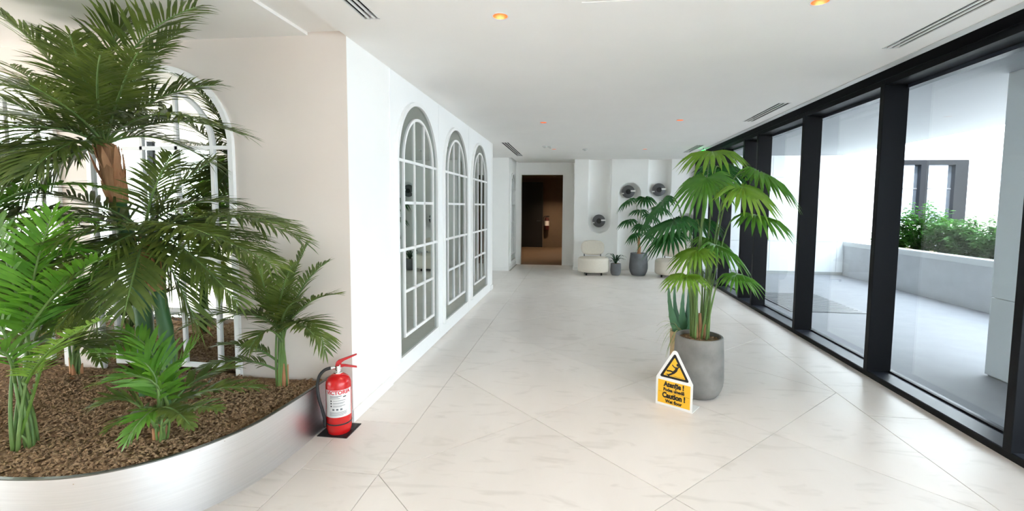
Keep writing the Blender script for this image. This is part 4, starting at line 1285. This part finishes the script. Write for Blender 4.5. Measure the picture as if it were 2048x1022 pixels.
# fan palms
def fan_leaf(parent, origin, hub, az, tilt, r, m, seed, pet_from, nseg=24, spread=290):
    rnd = random.Random(seed)
    hub = Vector(hub) - Vector(origin); p0 = Vector(pet_from)
    a = math.radians(az); al = math.radians(tilt)
    u = Vector((math.cos(a) * math.cos(al), math.sin(a) * math.cos(al), -math.sin(al)))
    v = Vector((-math.sin(a), math.cos(a), 0))
    n_ = u.cross(v).normalized()
    if n_.z < 0: n_ = -n_
    # petiole
    mid = Vector((p0.x * .75 + hub.x * .25, p0.y * .75 + hub.y * .25, p0.z * .15 + hub.z * .85))
    mid2 = hub - u * r * .35 + Vector((0, 0, .02))
    P3 = [Vector(p) for p in catmull([tuple(p0), tuple(p0.lerp(mid, .5) + Vector((0, 0, .03))), tuple(mid.lerp(mid2, .5)), tuple(hub)], 6)]
    bm = BM(); tube(bm, P3, [.0085 - .0045 * i / (len(P3) - 1) for i in range(len(P3))], 6)
    pet = obj('petiole', bm, 'stemgreen', parent, True)
    V, F = [], []
    sp = math.radians(spread)
    rf = .56
    def pt(ang, rad, lift, dr):
        q = hub + (u * math.cos(ang) + v * math.sin(ang)) * (rad * r)
        return q + n_ * lift * r + Vector((0, 0, -dr * r))
    for s in range(nseg):
        a0 = -sp / 2 + sp * s / nseg; a1 = a0 + sp / nseg; am = (a0 + a1) / 2
        back = abs(am) / (sp / 2)
        Ls = (1.0 - .28 * back ** 2) * rnd.uniform(.93, 1.05)
        g = rnd.uniform(.8, 1.2)
        b = len(V)
        V.append(hub.copy())
        V += [pt(a0, rf * .55, .0, .02), pt(am, rf * .55, .035, .02), pt(a1, rf * .55, .0, .02)]
        V += [pt(a0, rf * Ls, .0, .07 * g), pt(am, rf * Ls, .045, .07 * g), pt(a1, rf * Ls, .0, .07 * g)]
        wq = .44
        c0, c1 = am + (a0 - am) * wq * 1.4, am + (a1 - am) * wq * 1.4
        V += [pt(c0, .78 * Ls, 0, .21 * g), pt(am, .78 * Ls, .02, .21 * g), pt(c1, .78 * Ls, 0, .21 * g)]
        V.append(pt(am, 1.0 * Ls, 0, .42 * g))
        F += [(b, b + 1, b + 2), (b, b + 2, b + 3), (b + 1, b + 4, b + 5, b + 2), (b + 2, b + 5, b + 6, b + 3),
              (b + 4, b + 7, b + 8, b + 5), (b + 5, b + 8, b + 9, b + 6), (b + 7, b + 10, b + 8), (b + 8, b + 10, b + 9)]
    me = bpy.data.meshes.new('fan_leaf'); me.from_pydata([tuple(q) for q in V], [], F)
    return obj('fan_leaf', me, m, pet)
rr = random.Random(8)
for i, (hub, az, tl, r, k) in enumerate(FAN_BIG):
    a = math.radians(az) + rr.uniform(-.6, .6); q = rr.uniform(.02, .075)
    fan_leaf(big, BIG, hub, az, tl, r, FANM[k], 50 + i, (q * math.cos(a), q * math.sin(a), .46), spread=285)
for j in range(8):
    a = 6.28 * j / 8; q = .035
    bm = BM(); tube(bm, [(q * math.cos(a), q * math.sin(a), .45), (q * 1.2 * math.cos(a), q * 1.2 * math.sin(a), .52), (q * 1.5 * math.cos(a), q * 1.5 * math.sin(a), .55 + .05 * (j % 3))], [.018, .014, .004], 7)
    obj('husk', bm, 'fibre', big, True)
for j in range(7):
    a = 6.28 * j / 7 + .3; q = .03 + .008 * (j % 3); h_ = .75 + .09 * ((j * 3) % 5)
    bm = BM(); tube(bm, bez((q * math.cos(a), q * math.sin(a), .46), (q * 1.5 * math.cos(a), q * 1.5 * math.sin(a), h_ * .75), (q * 3 * math.cos(a), q * 3 * math.sin(a), h_), 6), [.0085, .0085, .008, .007, .006, .005, .004], 6)
    obj('young_stalk', bm, 'stemgreen', big, True)
bm = BM(); tube(bm, [(0, 0, .45), (.005, 0, .56), (.0, .005, .68)], [.022, .02, .012], 9); obj('fibre_trunk', bm, 'fibre', big, True)
for i, (hub, az, tl, r, k) in enumerate(FAN_FAR):
    fan_leaf(far, FAR, hub, az, tl, r, FANM[k], 80 + i, (0, 0, .82), nseg=18)
bm = BM(); tube(bm, [(0, 0, .46), (.01, 0, .62), (-.005, 0, .75), (.0, 0, .9)], [.042, .036, .03, .025], 10); obj('fibre_trunk', bm, 'husk', far, True)

# strap-leaved plant
rr = random.Random(12)
for j in range(15):
    a = 6.28 * j / 15 + rr.uniform(-.2, .2); L = rr.uniform(.18, .27); up = rr.uniform(.08, .3)
    P3 = bez((0, 0, .25), (math.cos(a) * L * .45, math.sin(a) * L * .45, .27 + up * 1.2), (math.cos(a) * L, math.sin(a) * L, .24 + up * .75), 7)
    V, F = [], []
    s = Vector((-math.sin(a), math.cos(a), 0))
    for i, p in enumerate(P3):
        w = .019 * math.sin(math.pi * (.15 + .85 * i / 7)) + .002
        V += [tuple(p - s * w), tuple(p + Vector((0, 0, -.004))), tuple(p + s * w)]
        if i: b = 3 * i; F += [(b - 3, b - 2, b + 1, b), (b - 2, b - 1, b + 2, b + 1)]
    me = bpy.data.meshes.new('strap_leaf'); me.from_pydata(V, [], F); obj('strap_leaf', me, 'strap', small, True)

# aloe swords with toothed edges, and a trailing variegated plant in the same pot
ao = Vector(ALOE)
for j, tip in enumerate(ALOE_TIPS):
    tip = Vector(tip) - ao
    base = Vector((tip.x * .35, tip.y * .35 , .36))
    ax = (tip - base); L = ax.length
    outd = Vector((tip.x, tip.y - .0, 0)); outd = outd.normalized() if outd.length > .01 else Vector((1, 0, 0))
    s = Vector((1, 0, 0)) if j % 2 == 0 else Vector((.85, .5, 0))
    back = s.cross(ax).normalized()
    bm = BM(); rows = []
    m_ = 14
    for i in range(m_ + 1):
        f = i / m_
        p = base + ax * f + outd * (.03 * math.sin(math.pi * f))
        w = (.043 * (1 - f) ** .7 + .001) * (.75 + .25 * math.sin(math.pi * min(1, f * 2)))
        th = .3 * w + (.0 if i % 2 else .0)
        e = w * (1.12 if i % 2 else 1.0)
        rows.append([bm.verts.new(p - s * e), bm.verts.new(p + back * th * .3), bm.verts.new(p + s * e), bm.verts.new(p - back * th * 2)])
    for a_, b_ in zip(rows, rows[1:]):
        for k in range(4): bm.faces.new((a_[k], a_[(k + 1) % 4], b_[(k + 1) % 4], b_[k]))
    bmesh.ops.recalc_face_normals(bm, faces=bm.faces)
    obj('aloe_leaf', bm, 'aloe', aloe)
rr = random.Random(5)
for j in range(26):
    a = rr.uniform(2.4, 4.3) if j < 20 else rr.uniform(0, 6.28); L = rr.uniform(.15, .27); dz = rr.uniform(-.22, .12)
    P3 = bez((.04 * math.cos(a), .04 * math.sin(a), .37), (math.cos(a) * L * .6, math.sin(a) * L * .6, .44 + rr.uniform(0, .12)), (math.cos(a) * L, math.sin(a) * L, .40 + dz), 6)
    V, F = [], []
    s = Vector((-math.sin(a), math.cos(a), 0))
    for i, p in enumerate(P3):
        w = .0075 * (1 - (i / 6) ** 2) + .0008
        V += [tuple(p - s * w), tuple(p + Vector((0, 0, -.002))), tuple(p + s * w)]
        if i: b = 3 * i; F += [(b - 3, b - 2, b + 1, b), (b - 2, b - 1, b + 2, b + 1)]
    me = bpy.data.meshes.new('trailing_leaf'); me.from_pydata(V, [], F); obj('trailing_leaf', me, 'variegated', aloe, True)

# shrubs in the terrace planter
SHR = [leaf_mat('shrub_green', (38, 86, 30), (70, 118, 46), rough=.8, tr=.22, spec=.1), leaf_mat('shrub_soft_green', (58, 98, 50), (92, 128, 74), rough=.8, tr=.22, spec=.1)]
def shrub(label, x, y, h, w, k, seed, nst=16):
    rr = random.Random(seed)
    t = thing('shrub', label, 'shrub', (x, y, .71), 0, 'leafy shrubs in the stone planter')
    V, F = [], []
    bm = BM()
    for j in range(int(nst * 1.5)):
        a = rr.uniform(0, 6.28); q = w * math.sqrt(rr.random()); hh = h * rr.uniform(.55, 1.08) * (1 - .25 * (q / w) ** 2)
        P3 = bez((.25 * q * math.cos(a), .25 * q * math.sin(a), -.02), (.6 * q * math.cos(a), .6 * q * math.sin(a), hh * .6), (q * math.cos(a), q * math.sin(a), hh), 8)
        tube(bm, P3, .004, 4, False)
        for i in range(1, 9):
            for c in range(8):
                b = rr.uniform(0, 6.28); L = rr.uniform(.055, .105)
                d = Vector((math.cos(b), math.sin(b), rr.uniform(-.3, .5))).normalized()
                p = P3[i] + Vector((rr.uniform(-.05, .05), rr.uniform(-.05, .05), rr.uniform(-.05, .05)))
                s = d.cross(Vector((rr.uniform(-.4, .4), rr.uniform(-.4, .4), 1))).normalized() * L * .3
                b0 = len(V)
                V += [tuple(p), tuple(p + d * L * .45 + s), tuple(p + d * L + Vector((0, 0, -.02))), tuple(p + d * L * .45 - s)]
                F += [(b0, b0 + 1, b0 + 2, b0 + 3)]
    obj('stems', bm, 'stemgreen', t)
    me = bpy.data.meshes.new('foliage'); me.from_pydata(V, [], F)
    o = obj('foliage', me, SHR[k], t); o['kind'] = 'stuff'
SH = [('sparse little shrub at the far planter end', 6.75, 11.2, .36, .28, 0, 6), ('shrub behind the near window post, second from the far end', 6.8, 10.75, .6, .38, 0, 16),
      ('tall bright shrub directly right of the wide window post', 6.8, 10.1, .92, .42, 0, 34), ('shrub below the dark framed window of the facade', 6.8, 9.5, .66, .42, 0, 30),
      ('pale shrub right of the dark framed window', 6.8, 8.95, .66, .42, 1, 30), ('pale tall shrub beside the white pillar', 6.8, 8.35, .68, .42, 1, 30), ('pale shrub partly hidden by the white pillar', 6.8, 7.7, .68, .42, 1, 28)]
for i, (lb, x, y, h, w, k, ns) in enumerate(SH): shrub(lb, x, y, h, w, k, 300 + i, ns)
